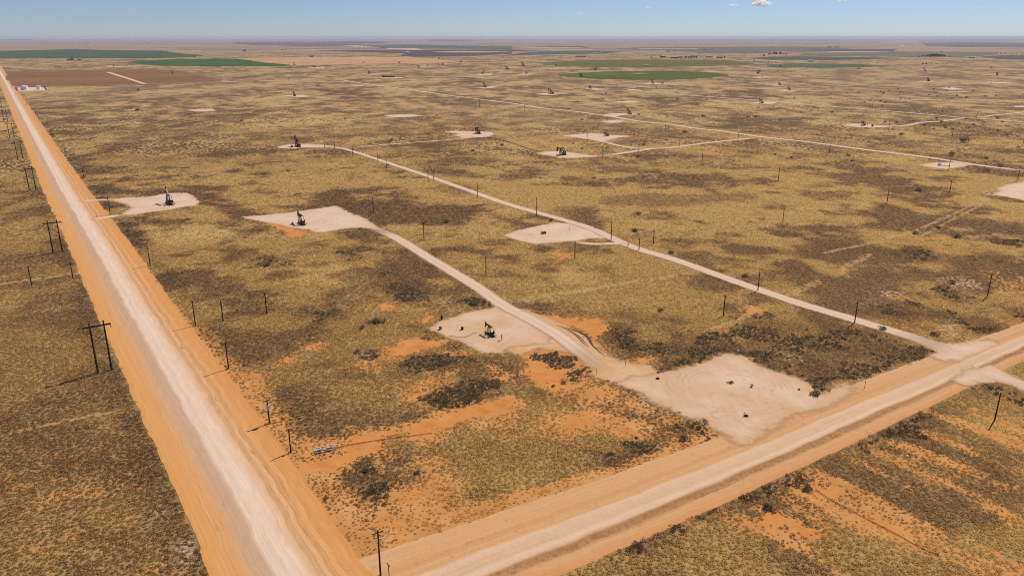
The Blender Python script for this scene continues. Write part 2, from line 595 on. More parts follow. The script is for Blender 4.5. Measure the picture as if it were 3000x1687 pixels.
def strip(name, line, w0, w1, mat, z, label=None, rag=.35, kind='structure', cross=None, wobble_seed=1):
    """road ribbon with slightly ragged edges; uv = (0..1 across, metres along)"""
    n = len(line)
    P = np.array(line)
    T = np.gradient(P, axis=0)
    T /= np.linalg.norm(T, axis=1)[:, None] + 1e-9
    Nn = np.stack([T[:, 1], -T[:, 0]], 1)
    s = np.concatenate([[0], np.cumsum(np.linalg.norm(np.diff(P, axis=0), axis=1))])
    W = np.linspace(w0, w1, n) + .8
    ks = np.array([0, .08, .3, .5, .7, .92, 1.0])
    V, UV = [], []
    el = (fbm(s, s * 0 + 3.1, 7, wobble_seed, 3) - .5) * 4 * rag
    er = (fbm(s, s * 0 + 9.7, 7, wobble_seed + 5, 3) - .5) * 4 * rag
    for i in range(n):
        for k in ks:
            off = (k - .5) * W[i] + (el[i] * (1 - k) ** 3 + er[i] * k ** 3)
            q = P[i] + Nn[i] * off
            V.append((q[0], q[1], z + .06 * (1 - (2 * k - 1) ** 2)))
            UV.append((k, s[i]))
    m = len(ks)
    F = [(i * m + j, i * m + j + 1, (i + 1) * m + j + 1, (i + 1) * m + j) for i in range(n - 1) for j in range(m - 1)]
    o = mesh_obj(name, V, [f[::-1] for f in F], mat, None, UV)
    at = o.data.attributes.new('fade', 'FLOAT', 'POINT')
    tot = s[-1]
    at.data.foreach_set('value', np.repeat(np.clip(np.minimum(s, tot - s) / min(26.0, tot / 6), 0, 1), m).astype(np.float32))
    # make sure it faces up
    if o.data.polygons[0].normal.z < 0:
        o.data.flip_normals()
    tag(o, label, None, None, kind)
    return o


def sheet(name, poly, mat, z, label=None, rag=1.0, step=1.5, kind='structure', seed=3):
    """flat ground sheet with a ragged outline"""
    pts = []
    n = len(poly)
    for i in range(n):
        a, c = Vector(poly[i]), Vector(poly[(i + 1) % n])
        k = max(1, min(400, int((c - a).length / step)))
        for j in range(k):
            pts.append(a.lerp(c, j / k))
    X = np.array([p.x for p in pts]); Y = np.array([p.y for p in pts])
    cell = max(step * 4, 5)
    dx = (fbm(X, Y, cell, seed, 4) - .5) * 3.2 * rag
    dy = (fbm(X + 500, Y - 300, cell, seed + 9, 4) - .5) * 3.2 * rag
    bm = bmesh.new()
    vs = [bm.verts.new((x, y, z)) for x, y in zip(X + dx, Y + dy)]
    es = [bm.edges.new((vs[i], vs[(i + 1) % len(vs)])) for i in range(len(vs))]
    bmesh.ops.triangle_fill(bm, use_beauty=True, use_dissolve=False, edges=es)
    for f in bm.faces:
        if f.normal.z < 0: f.normal_flip()
    me = bpy.data.meshes.new(name)
    bm.to_mesh(me); bm.free()
    me.materials.append(mat)
    o = bpy.data.objects.new(name, me)
    COL.objects.link(o)
    tag(o, label, None, None, kind)
    return o



def pad_sheet(name, poly, mat, z, label, soft, step):
    """ground sheet laid as a fine grid that carries its distance from the edge, so the margin can thin out"""
    P = np.array(poly)
    g = soft * 2.2 + 1
    xs = np.arange(P[:, 0].min() - g, P[:, 0].max() + g + step, step)
    ys = np.arange(P[:, 1].min() - g, P[:, 1].max() + g + step, step)
    X, Y = np.meshgrid(xs, ys)
    d = sdf(poly, X, Y)
    k = d < g + step
    idx = -np.ones(X.shape, int)
    idx[k] = np.arange(k.sum())
    V = [(x, y, z) for x, y in zip(X[k], Y[k])]
    q = np.stack([idx[:-1, :-1], idx[:-1, 1:], idx[1:, 1:], idx[1:, :-1]], -1).reshape(-1, 4)
    q = q[(q >= 0).all(1)]
    o = mesh_obj(name, V, q.tolist(), mat)
    at = o.data.attributes.new('edge', 'FLOAT', 'POINT')
    at.data.foreach_set('value', (-d[k] / soft).astype(np.float32))
    return tag(o, label, None, None, 'structure')

# ------------------------------------------------------------------ surveyed outlines
SOILS = [Gs(t) for t in (
    'J 1085,1045 1100,960 1230,870 1330,840 1500,860 1640,840 1640,870 1540,910 1400,930 1290,970 1220,1020',
    'J 1600,950 1720,970 1820,960 1800,1000 1730,1000 1620,985',
    'K 0,900 220,855 420,860 620,950 760,1080 710,1150 560,1235 420,1265 300,1250 200,1180 140,1090 160,1020 60,985',
    'K 200,640 350,650 500,680 700,690 830,760 780,800 720,850 760,900 820,940 850,1020 700,900 640,800 500,740 350,700',
    'K 850,1060 950,1050 1080,1010 1220,1010 1190,1080 1110,1130 1140,1170 1000,1170 880,1120',
    'N 370,525 400,500 500,480 650,470 780,430 845,433 700,505 570,548 400,550',
    'N 400,370 490,370 490,410 410,430', 'N 640,305 720,300 690,330 640,325',
    'N 800,290 950,250 1040,280 1060,340 1020,400 850,410 790,370',
    'N 1000,240 1200,190 1310,165 1330,205 1150,260 1060,280',
    'N 1300,180 1500,130 1700,60 1950,-10 2174,-70 2174,-10 1950,60 1750,120 1520,200 1480,270 1380,250',
    'N 1440,530 1490,520 1500,590 1440,610', 'N 1290,725 1340,700 1400,740 1345,805 1300,770',
    'N 1150,980 1270,920 1265,1010 1200,1060 1150,1040', 'N 1090,1230 1180,1190 1250,1080 1200,1060 1140,1180',
    'N 1080,470 1130,460 1120,540 1085,530',
    'Q 360,675 500,715 700,815 900,930 1060,1025 1150,1095 1060,1090 900,1000 700,885 520,785 400,735',
    'Q 0,930 150,930 250,990 385,1060 370,1110 200,1040 0,1000', 'Q 215,690 330,700 340,750 240,740',
    'J 1420,650 1490,640 1500,690 1430,710', 'J 390,910 470,885 545,890 500,940 400,940', 'J 230,1010 300,985 310,1030 215,1055',
    'J 0,1160 45,1155 30,1200 0,1230', 'J 970,1050 1040,1060 1030,1100 950,1090', 'J 1100,565 1190,555 1200,590 1100,590',
    'J 1450,1120 1510,1110 1500,1160 1455,1160', 'J 1460,1190 1510,1190 1500,1230 1460,1230', 'J 1580,1230 1660,1180 1730,1110 1640,1120 1560,1150 1680,1180 1640,1240',
    'J 1330,1230 1370,1210 1380,1240 1340,1260', 'J 1320,1330 1400,1310 1510,1280 1500,1310 1400,1350 1330,1360',
    'J 1960,1065 2040,1085 2060,1115 2010,1150 2130,1160 2120,1210 2030,1215 2000,1170',
    'K 380,120 480,130 500,165 420,170', 'K 700,1290 820,1285 820,1325 690,1320', 'K 940,1430 1060,1400 1100,1449 950,1449',
    'F 100,1215 280,1210 400,1260 440,1330 330,1340 200,1250', 'F 330,1330 470,1310 450,1345 360,1350',
    'K 1780,750 1880,700 1880,740 1800,790', 'K 1960,780 2050,765 2060,800 1980,805', 'K 2030,600 2110,590 2110,630 2030,640',
    'O 480,130 700,60 640,180 500,230', 'O 900,150 1000,145 980,230 940,240',
)]
DARKS = [Gs(t) for t in (
    'K 740,840 870,775 960,790 1120,890 1450,930 1600,850 1760,800 1900,690 2174,650 L 0,640 200,700 600,760 900,750 1180,860 1420,955 1300,1010 1000,1110 880,1160 700,1185 640,1230 480,1290 430,1270 300,1200 0,1110 K 2150,1105 2060,1060 2010,1010 1900,985 1740,970 1640,1040 1280,1135 1130,1130 1110,1105 1240,1010 1200,990 950,1050 850,1030 820,940',
    'K 180,970 300,945 400,960 560,1010 640,1080 685,1140 600,1180 500,1210 420,1150 350,1060 250,1010',
    'J 1470,1340 1600,1260 1800,1180 2000,1190 2100,1230 1950,1330 1700,1400 1550,1410',
    'J 1200,1060 1350,1000 1550,985 1850,990 1900,1030 1700,1080 1500,1115 1350,1160 1220,1160',
    'J 1600,905 1640,870 1720,900 1700,945 1600,940', 'J 1700,540 1800,500 1950,480 2070,550 1980,590 1850,590',
    'J 1400,770 1480,780 1620,820 1600,845 1460,845', 'J 810,960 900,920 990,950 980,1010 850,1010', 'J 980,690 1070,690 1080,725 1000,735',
    'N 1160,390 1260,380 1270,500 1160,510', 'N 1190,620 1400,560 1420,600 1290,700 1200,690', 'N 960,700 1080,660 1180,790 1080,860 960,760', 'N 910,540 980,540 980,590 910,590',
    'O 1450,170 1600,150 1700,240 1650,290 1500,210', 'O 730,410 900,370 1100,330 1300,340 1330,390 1200,430 1000,480 800,460',
    'L 1780,1245 1900,1200 2030,1240 2174,1290 2174,1380 1900,1300 1600,1400 1400,1449 1330,1449 1500,1350',
    'Q 700,330 900,235 1200,90 1500,-30 1680,-20 1300,180 1000,330 750,380',
    'O 1400,1000 1900,760 2174,670 2174,740 1950,830 1500,1060 1100,1230 900,1300 900,1210',
    'L 1780,820 2000,730 2174,660 2174,640 1900,730 1750,800', 'L 880,560 1200,520 1450,600 1700,640 1650,700 1350,650 1000,640', 'L 1500,370 1700,470 1750,540 1600,550 1450,450', 'L 1030,100 1350,110 1380,180 1150,190', 'L 1880,0 2174,10 2174,80 2000,60', 'H 2230,1290 2576,1320 2576,1430 2350,1400',
    'Q 150,620 290,640 330,730 240,690 160,660',
    'G 160,640 450,680 400,760 200,720', 'G 520,600 850,580 950,640 1250,640 1300,700 850,720 560,660', 'G 1200,680 1850,720 1900,800 1500,800 1150,770', 'G 830,960 1300,910 1900,930 2350,900 2500,990 2200,1000 1400,1060 900,1020', 'G 650,770 1000,790 1000,840 680,850', 'G 2000,890 2380,940 2380,1010 2100,1000', 'G 400,1050 620,1060 560,1150 420,1120', 'G 560,1150 900,1130 900,1260 620,1230', 'G 1700,830 1900,820 1900,860 1750,870',
    'F 740,850 1000,870 900,960 760,900', 'F 1380,990 1700,980 1800,1060 1350,1110 1300,1050', 'F 1900,1060 2300,1060 2350,1120 2000,1160', 'F 700,1030 1000,1000 1250,970 1200,1080 950,1110', 'F 1700,470 1900,500 1700,530', 'F 1600,640 1900,750 2300,760 2100,690 1800,640', 'F 1750,860 2000,800 2300,860 2000,950',
    'E 960,150 1400,150 1300,190 1000,180', 'E 1350,340 1550,380 1500,410 1350,400', 'E 1790,440 2100,420 2080,480 1800,480', 'E 640,480 900,560 900,660 700,640 600,560', 'E 900,680 1300,640 1350,720 1000,720', 'E 0,570 280,600 300,680 0,660', 'E 1200,1250 1450,1300 1450,1430 1350,1430', 'E 1900,1200 2080,1190 2050,1230',
    'J 0,180 150,150 330,170 280,230 60,260', 'J 700,120 880,110 880,180 750,190', 'J 480,620 680,600 640,680 520,690', 'J 1100,380 1300,370 1500,520 1300,560', 'J 1000,280 1150,300 1120,350', 'J 0,1050 150,1000 320,950 250,1000 120,1060 0,1090',
    'H 250,880 500,900 880,930 850,990 500,980 300,930', 'H 0,1000 300,1030 250,1080 0,1080', 'H 100,1280 400,1300 350,1350 150,1340', 'H 750,1270 950,1290 900,1330 760,1320', 'H 1380,560 1650,570 1900,600 1600,610 1400,600', 'H 150,430 400,440 560,500 300,480', 'H 380,830 650,800 700,860 400,870',
)]
LIGHTS = [Gs(t) for t in (
    'J 200,250 700,200 1100,330 900,420 500,420 250,330', 'E 760,470 1130,440 1050,490 740,500', 'E 1000,750 1250,730 1150,780 1000,780', 'E 1300,840 1470,840 1400,890 1330,880', 'E 1420,1230 2400,1230 2400,1400 1700,1430 1430,1330', 'G 100,700 900,480 900,560 400,620', 'H 700,400 1500,560 1300,620 800,520', 'H 880,1020 1050,1020 1060,1100 900,1080', 'K 350,200 600,250 700,370 300,400', 'I 0,520 130,500 100,580 0,590', 'I 360,800 480,790 470,850 370,850', 'N 1380,1000 1700,900 1900,920 1650,1010 1400,1090', 'Q 1900,180 2174,60 2174,200 2000,230', 'O 20,590 170,580 160,670 30,680', 'M 1100,1060 1600,960 1680,1050 1400,1100', 'M 350,740 560,720 570,880 400,890', 'M 0,800 80,850 60,970 0,960', 'M 800,1230 1400,1260 1350,1440 1000,1440',
)]
PALES = [Gs(t) for t in (
    'J 1460,510 1640,520 1640,560 1700,600 1850,600 1740,640 1640,620 1560,560', 'L 80,960 280,970 360,1080 250,1040 130,1010', 'K 1800,930 2000,920 2000,960 1850,960', 'L 1380,330 1600,300 1850,370 1880,440 1560,430', 'L 880,420 1190,440 1150,520 950,500', 'L 1380,720 1650,690 1690,840 1500,860', 'L 1990,170 2174,160 2174,240', 'G 1040,1215 1160,1220 1120,1235 1040,1232', 'F 1860,258 1990,255 1950,268 1870,265', 'K 1100,1260 1250,1400 1500,1449 1050,1449 1010,1390',
    'M 1270,870 1600,850 1610,950 1300,960 1180,930', 'M 1450,1150 1680,1090 1760,1300 1800,1380 1500,1380 1400,1280',
    'H 2090,890 2300,880 2290,930 2150,930',
)]
TRACKS = [(smooth_line(Gs(t), 4), w) for t, w in (
    ('H 2220,920 2000,1060 1800,1150 1580,1250 1420,1310 1200,1370 L 760,60 540,100', 1.6), ('H 2220,960 2050,1080 1700,1260 1560,1340', 1.4),
    ('L 860,130 780,180 700,215 600,300', 2.6), ('L 420,365 300,420 200,470', 3.2), ('K 80,530 330,480 700,430 950,375 1200,340 1400,305 1640,265', 1.4), ('K 60,515 330,465 690,418 930,365', .9),
    ('M 0,270 250,195 500,150 720,100 960,55', .7), ('I 0,387 270,345 450,322 660,290', 1.6), ('E 0,738 160,715 360,692', 1.8),
    ('K 1700,760 1900,700 2070,600', 1.6), ('H 1220,655 1440,660 1680,668', 1.0), ('H 0,890 400,868 700,855', 1.0), ('H 950,860 1400,840 1700,830', 1.0), ('L 480,120 760,60 1000,20', 1.2),
)]

# the graded rights-of-way: (metres along, left edge, right edge)
MAIN_E = [(60.2, 20.3, 49.8), (135.4, 20.7, 49.4), (240.9, 19.2, 49.3), (331.6, 18.2, 47.7), (473.0, 17.2, 47.2), (665.7, 14.8, 44.1), (1064.2, 12.3, 41.1), (1476.8, 9.8, 38.8), (2473.7, 4.2, 33.1), (5200, -14, 16)]
CROSS_E = [(38.2, 108.3, 136.9), (84.3, 107.7, 134.5), (117.4, 107.2, 131.8), (156.5, 106.4, 130.1), (230.9, 107.1, 130.2), (332.5, 109.1, 127.2), (422.1, 110.7, 124.8), (603.9, 112.9, 120.9)]
MAINV = (math.sin(R(-33.3)), math.cos(R(-33.3)))
MAINN = (MAINV[1], -MAINV[0])


def interp(tab, s, j):
    return np.interp(s, [t[0] for t in tab], [t[j] for t in tab])


PADS = {}
for nm, t in dict(
    west='E 1210,1138 1330,1062 1270,1022 1150,992 1080,984 1280,960 1500,950 1660,920 1770,912 1890,915 1950,950 2010,1005 1960,1040 1850,1050 1700,1085 1500,1105 1350,1130',
    middle='F -130,1150 0,1143 350,1108 600,1073 800,1043 840,1060 960,1120 1080,1160 1200,1240 1265,1290 1150,1263 1000,1262 850,1275 700,1305 600,1312 540,1280 400,1265 330,1255 200,1222 60,1200 -100,1165',
    main='J 1475,762 1540,712 1700,660 1850,612 2000,590 2080,560 K 0,600 100,640 260,760 330,830 300,880 120,900 -30,915 J 2090,968 1930,965 1800,900 1700,860 1620,828 1540,790',
    corner='K 990,1190 1120,1168 1300,1140 1640,1050 1800,985 1950,1000 2010,1010 2060,1060 L 0,1112 200,1170 330,1220 420,1290 480,1330 660,1225 720,1270 640,1340 420,1449 Q 230,60 60,150 O 2120,270 1950,330 1860,300 1790,225 1650,125 1500,112 1350,20 K 1250,1405 1100,1310 930,1235',
    upper='Z 1270,592 1300,580 1395,560 1430,562 1490,580 1545,600 1480,600 1450,606 1400,610 1350,614 1300,605',
    northwest='F 205,450 330,425 520,418 690,430 830,452 700,457 480,455 380,468 250,462',
    north='F 1900,292 2000,288 2200,295 2380,300 2405,318 2330,350 2200,354 2080,364 2040,345 1980,330 2060,322 1960,306',
    centre='G 250,510 330,497 430,492 560,500 700,520 820,535 900,540 800,550 640,560 500,560 400,540 300,525',
    northeast='G 500,338 620,325 780,312 900,318 950,330 1150,335 1200,345 1080,355 960,382 940,398 985,418 940,410 850,387 700,365 600,350',
    small='G 880,192 960,185 1050,178 1130,190 1090,205 980,210',
    kite='G 880,130 1000,112 1150,110 1280,120 1200,128 1080,135 1030,150 960,143',
    east='H 740,232 860,215 1000,220 1100,232 1300,235 1200,250 1080,258 900,250',
    fareast='H 1505,630 1680,608 1850,605 2020,615 2040,630 1900,660 1800,672 1680,660',
    edge='H 2255,930 2340,890 2310,865 2400,830 2576,800 2750,795 2750,1030 2576,985 2400,952',
    bare='E 1870,80 2000,68 2140,65 2165,92 1990,95',
    ring='F 1290,135 1400,125 1560,120 1680,138 1500,152 1360,152',
    flare='L 1180,835 1300,850 1420,880 1560,900 1720,880 1900,860 1960,900 1800,985 1640,1030 1500,1035 1420,1000 1450,968 1390,930 1280,885',
    swath='R 600,190 680,150 790,160 890,195 1000,240 1110,290 1190,360 1290,435 1400,470 1520,480 1580,560 1560,650 1400,595 1280,560 1200,535 1185,495 1130,430 1020,390 880,380 790,410 700,395',
    tanks='A 60,618 200,608 330,605 440,603 480,612 470,638 300,642 170,645 90,632',
    b1='B 270,690 360,683 480,685 570,697 480,705 400,705', b2='B 2230,608 2360,595 2440,605 2300,618', b3='B 2215,473 2375,466 2375,479 2240,481',
    b4='B 1060,469 1270,469 1270,475 1060,475', b5='B 1255,511 1460,504 1500,511 1300,518', b6='B 955,587 1080,582 1085,591 970,592', b7='B 515,408 690,406 690,412 520,414', b8='B 1680,393 1830,391 1830,397 1690,398',
    c1='C 240,672 380,660 490,675 360,686', c2='C 720,622 830,616 1000,627 850,633', c3='C 1000,755 1170,742 1320,755 1150,763', c4='C 70,472 210,470 205,478 90,479', c5='C 1310,570 1400,559 1610,568 1450,577', c6='C 1110,618 1310,629 1200,638', c7='C 480,501 640,495 770,500 640,507', c8='C 2370,768 2500,750 2690,752 2600,775', c9='C 2400,505 2500,498 2640,503 2500,511',
    d1='D 85,635 200,627 292,640 200,650', d2='D 10,583 100,577 205,586 80,592', d3='D 1715,612 1850,607 1985,626 1850,633', d4='D 1800,646 1990,644 2010,651 1820,652', d5='D 1500,544 1680,541 1670,550 1530,551', d6='D 2120,556 2250,553 2576,566 2400,568', d7='D 1010,472 1130,470 1120,476 1020,477', d8='D 2440,795 2576,790 2620,800 2500,808',
    a1='A 1660,472 1870,470 1860,490 1690,488', a2='A 2230,548 2380,545 2380,552 2240,553', a3='A 1065,530 1190,527 1190,535 1070,537', a4='A 1080,398 1230,396 1225,402 1090,403',
).items():
    PADS[nm] = Gs(t)

LEASE = [
    ('Z 935,572 1000,601 1080,650 1190,716 1260,765 1330,802 1400,842 1460,887 1530,938', 7.0, 7.5, 'pale lease road running from the middle pad down past the nearest pumpjack'),
    ('Z 2420,893 2300,850 2150,805 1990,757 1840,705 1700,655 1600,625 1540,600 1480,573 1390,546 1280,515 1180,480 1080,445 960,405 900,385 860,374 805,368', 6.5, 4.6, 'long straight pale lease road from the cross road to the north west pad'),
    ('F 880,470 960,462 1150,441 1600,405 2000,374 2200,354', 2.3, 2.3, 'thin lease road to the north pad'),
    ('G 880,545 1100,515 1400,470 1540,462 1700,445 2000,405 2300,375 2450,356 2510,350', 4.4, 4.2, 'lease road from the centre pad to the far junction'),
    ('B 840,530 1100,570 1500,625 2000,695 2576,768 G 300,60 600,90 1000,145 1300,195 1600,225 1800,258 2100,290 2400,335 H 0,357 400,400 800,455 1200,505 1600,555 1900,600 2200,645 2700,705', 4.5, 5.0, 'long pale road slanting across the upper plain'),
    ('C 1110,620 1400,655 1700,680 2100,710 2430,735 D 430,783 1000,828 H 1400,105 1900,150 2000,160 2200,170 2700,212', 5, 5, 'pale road slanting across the far right plain'),
    ('H 1180,244 1300,240 1400,232 1550,205 1750,190 1900,170 2000,158', 4.5, 4.5, 'short lease road to the east pad'),
    ('H 2080,156 2300,130 2700,88', 4, 4, 'far track at the right edge'),
    ('G 1540,462 1400,466 1300,465 1200,460 1080,438 980,414 930,395', 4.2, 4.2, 'curving lease road to the north east pad'),
    ('G 630,1408 K 540,30 650,43 750,46 900,40 1000,47', 4.2, 4.6, 'narrow loop road below the upper pad'),
    ('E 800,992 900,992 1000,985 1080,982 1160,975', 5, 5, 'upper drive from the main road to the west pad'),
    ('E 900,1180 1000,1172 1100,1155 1220,1135', 6, 6, 'lower drive from the main road to the west pad'),
    ('C 1110,622 1300,608 1450,598 1750,578', 5, 5, 'far track'),
    ('B 0,550 300,545 600,537 840,530', 4, 4, 'far track'), ('B 1460,511 1700,508 2200,490 2576,485', 5, 5, 'far track'),
    ('A 1080,455 1300,525 1465,579', 9, 7, 'pale farm track crossing the ploughed field'), ('A 300,601 900,592 1470,579 2250,552 2576,552', 4, 4, 'far track'),
    ('E -60,73 60,72 170,72', 6, 6, 'side road left of the main road'), ('E -60,157 60,155 200,152', 5, 5, 'side road left of the main road'),
    ('C 2000,1000 2001,1001', 0, 0, None),
]
LEASE = [l for l in LEASE if l[3]]
LEASE_LINES = []
for t, a, c, lab in LEASE:
    ln = smooth_line(Gs(t), 4.0)
    k = 1.0 + .75 * min(1, max(0, (np.array(ln)[:, 1].mean() - 400) / 500))
    LEASE_LINES.append((ln, a * k, c * k, lab))
SIDE = Gs('L 1570,1195 1690,1120 1800,1080 1890,1078 1950,1105 2040,1150 2174,1215 2400,1310 2400,1380 2174,1285 2060,1240 1940,1205 1800,1215 1650,1232')
FENCED = [p for k, p in PADS.items() if k != 'tanks'] + [SIDE]


# ------------------------------------------------------------------ ground masks
def road_clear(X, Y):
    """distance outside the nearest road or pad (negative on it)"""
    a, l = X * MAINV[0] + Y * MAINV[1], X * MAINN[0] + Y * MAINN[1]
    d = np.maximum(interp(MAIN_E, a, 1) - l, l - interp(MAIN_E, a, 2))
    cu, cl = X * CDV[0] + Y * CDV[1], X * CNV[0] + Y * CNV[1]
    d2 = np.maximum(np.maximum(interp(CROSS_E, cu, 1) - cl, cl - interp(CROSS_E, cu, 2)), 38 - cu)
    d = np.minimum(d, d2)
    for pl, w0, w1, _ in LEASE_LINES:
        P = np.array(pl)
        if P[:, 1].min() > Y.max() + 20: continue
        m = (X > P[:, 0].min() - 12) & (X < P[:, 0].max() + 12) & (Y > P[:, 1].min() - 12) & (Y < P[:, 1].max() + 12)
        if m.any():
            q = line_dist(pl[::3] + [pl[-1]], X[m], Y[m]) - (w0 + w1) / 4
            d[m] = np.minimum(d[m], q)
    for p in FENCED:
        P = np.array(p)
        m = (X > P[:, 0].min() - 8) & (X < P[:, 0].max() + 8) & (Y > P[:, 1].min() - 8) & (Y < P[:, 1].max() + 8)
        if m.any():
            d[m] = np.minimum(d[m], sdf(p, X[m], Y[m]))
    return d


def patch(polys, X, Y, soft, grow=0.0, warp=0.0):
    v = np.zeros(X.shape)
    wv = (fbm(X, Y, 7, 61, 4) - .5) * warp if warp else v
    for p in polys:
        P = np.array(p)
        k = soft * 2 + 4
        m = (X > P[:, 0].min() - k) & (X < P[:, 0].max() + k) & (Y > P[:, 1].min() - k) & (Y < P[:, 1].max() + k)
        if m.any():
            q = sstep(soft, -soft, sdf(p, X[m], Y[m]) - grow + (wv[m] if warp else 0))
            v[m] = np.maximum(v[m], q)
    return v


def masks(X, Y):
    soil = patch(SOILS, X, Y, 4.4, .2, 9.0)
    dark = patch(DARKS, X, Y, 6.0, 0, 17.0)
    soil = soil * (1 - .95 * sstep(.35, .75, dark))
    halo = patch(SOILS, X, Y, 8.0, 3.0, 12.0)
    light = patch(LIGHTS, X, Y, 9.0)
    pale = patch(PALES, X, Y, 4.0) * .62
    cu, cl = X * CDV[0] + Y * CDV[1], X * CNV[0] + Y * CNV[1]
    a, l = X * MAINV[0] + Y * MAINV[1], X * MAINN[0] + Y * MAINN[1]
    # sandy ground: strongest south of the cross road and in the near corner
    south = sstep(112, 100, cl) * sstep(20, 48, l)
    corner = sstep(205, 140, a) * sstep(40, 52, l) * sstep(100, 125, cl)
    rim = sstep(9, 0, np.abs(l - interp(MAIN_E, a, 2)) - 2) * sstep(430, 250, a) * .45
    rimc = sstep(7, 1, np.abs(cl - interp(CROSS_E, cu, 2)) - 1) * sstep(185, 150, cu) * .8
    b1 = fbm(X, Y, 26, 71, 4)
    q0, q1 = G('Q', 400, 700), G('Q', 1100, 1060)      # the streaks run with the pipeline
    th = math.atan2(q1[1] - q0[1], q1[0] - q0[0])
    b2 = fbm((X * math.cos(th) + Y * math.sin(th)) * .16, -X * math.sin(th) + Y * math.cos(th), 6.5, 73, 4)
    sand = np.clip(south * (.12 + 2.3 * (b2 - .50)) + corner * (.10 + 1.2 * (b1 - .5)) + rim + rimc, 0, 1)
    westleft = sstep(10, -6, l - 18)
    sand = np.clip(sand + westleft * (.16 + .9 * np.clip(b1 - .52, 0, 1)) * sstep(260, 150, Y), 0, 1)
    mid = sstep(330, 180, Y) * .16 * (1 - south) * (1 - westleft)
    sand = np.clip(sand + mid * sstep(.45, .6, b1) + halo * .5, 0, 1) * (1 - dark * .6)
    # mottling: 0 dark forbs .. 1 straw
    n = .58 * fbm(X, Y, 60, 5, 6) + .42 * fbm(X, Y, 16, 31, 5)
    amp = .34 + .30 * sstep(230, 480, Y)
    m = (sstep(.42, .56, n) - .5) * amp * (1 - .4 * sstep(10, -6, l - 18)) + .50 + (fbm(X, Y, 5, 47, 2) - .5) * .18
    m = m * (1 - .44 * dark * sstep(.30, .52, fbm(X, Y, 11, 55, 4) + .1 * dark))
    m = m + light * .22
    m = m + westleft * .03 + south * .03
    # a dark fringe of taller weeds along the rights-of-way
    fr = sstep(7, 1, np.abs(l - interp(MAIN_E, a, 1) + 4)) * .20 + sstep(8, 1, np.abs(l - interp(MAIN_E, a, 2) - 5)) * sstep(260, 420, a) * .3
    m = np.clip(m - fr * .55 * (.5 + b1), 0, 1)
    trk = np.zeros(X.shape)
    for pl, w in TRACKS:
        P = np.array(pl)
        k = (X > P[:, 0].min() - 6) & (X < P[:, 0].max() + 6) & (Y > P[:, 1].min() - 6) & (Y < P[:, 1].max() + 6)
        if k.any():
            trk[k] = np.maximum(trk[k], sstep(w + 1.0, w * .3, line_dist(pl, X[k], Y[k])))
    return soil, dark, sand, m, pale, trk


# ------------------------------------------------------------------ ground
def axis(a, b, step, lo, hi):
    core = list(np.arange(a, b + 1e-6, step))
    up, s, v = [], step, core[-1]
    while v < hi:
        s *= 1.28; v += s; up.append(min(v, hi))
    dn, s, v = [], step, core[0]
    while v > lo:
        s *= 1.28; v -= s; dn.append(max(v, lo))
    return np.array(dn[::-1] + core + up)


FAR = 52000.0
gx = axis(-440, 600, 1.7, -FAR, FAR)
gy = axis(96, 780, 1.7, -2500, FAR)
GX, GY = np.meshgrid(gx, gy)
nx, ny = len(gx), len(gy)
fx, fy = GX.ravel(), GY.ravel()
inn = (fx > -445) & (fx < 605) & (fy > 90) & (fy < 785)
A = {k: np.zeros(fx.size, np.float32) for k in ('soil', 'sand', 'mott', 'dust', 'track', 'near')}
A['mott'][:] = .5
so, dk, sa_, mo, pa, tr = masks(fx[inn], fy[inn])
edge = np.minimum(np.minimum(fx[inn] + 440, 600 - fx[inn]), 775 - fy[inn])
nearw = sstep(0, 190, 775 - fy[inn]) * sstep(0, 60, fx[inn] + 440) * sstep(0, 60, 600 - fx[inn])
A['soil'][inn], A['sand'][inn], A['mott'][inn], A['dust'][inn], A['track'][inn], A['near'][inn] = so, sa_, mo, pa, tr, nearw
relief = np.zeros(fx.size)
relief[inn] = -.05
V = np.stack([fx, fy, np.full(fx.size, 0.0)], 1)
ii = np.arange(nx * ny).reshape(ny, nx)
F = np.stack([ii[:-1, :-1].ravel(), ii[:-1, 1:].ravel(), ii[1:, 1:].ravel(), ii[1:, :-1].ravel()], 1)
me = bpy.data.meshes.new('ground')
me.vertices.add(len(V)); me.vertices.foreach_set('co', V.astype(np.float32).ravel())
me.loops.add(F.size); me.loops.foreach_set('vertex_index', F.astype(np.int32).ravel())
me.polygons.add(len(F)); me.polygons.foreach_set('loop_start', (np.arange(len(F)) * 4).astype(np.int32))
me.update(calc_edges=True)
for k, v in A.items():
    at = me.attributes.new(k, 'FLOAT', 'POINT')
    at.data.foreach_set('value', v.astype(np.float32))
me.materials.append(M['ground'])
ground = bpy.data.objects.new('ground', me)
COL.objects.link(ground)
tag(ground, 'flat dry tan grassland reaching to the horizon', None, None, 'structure')


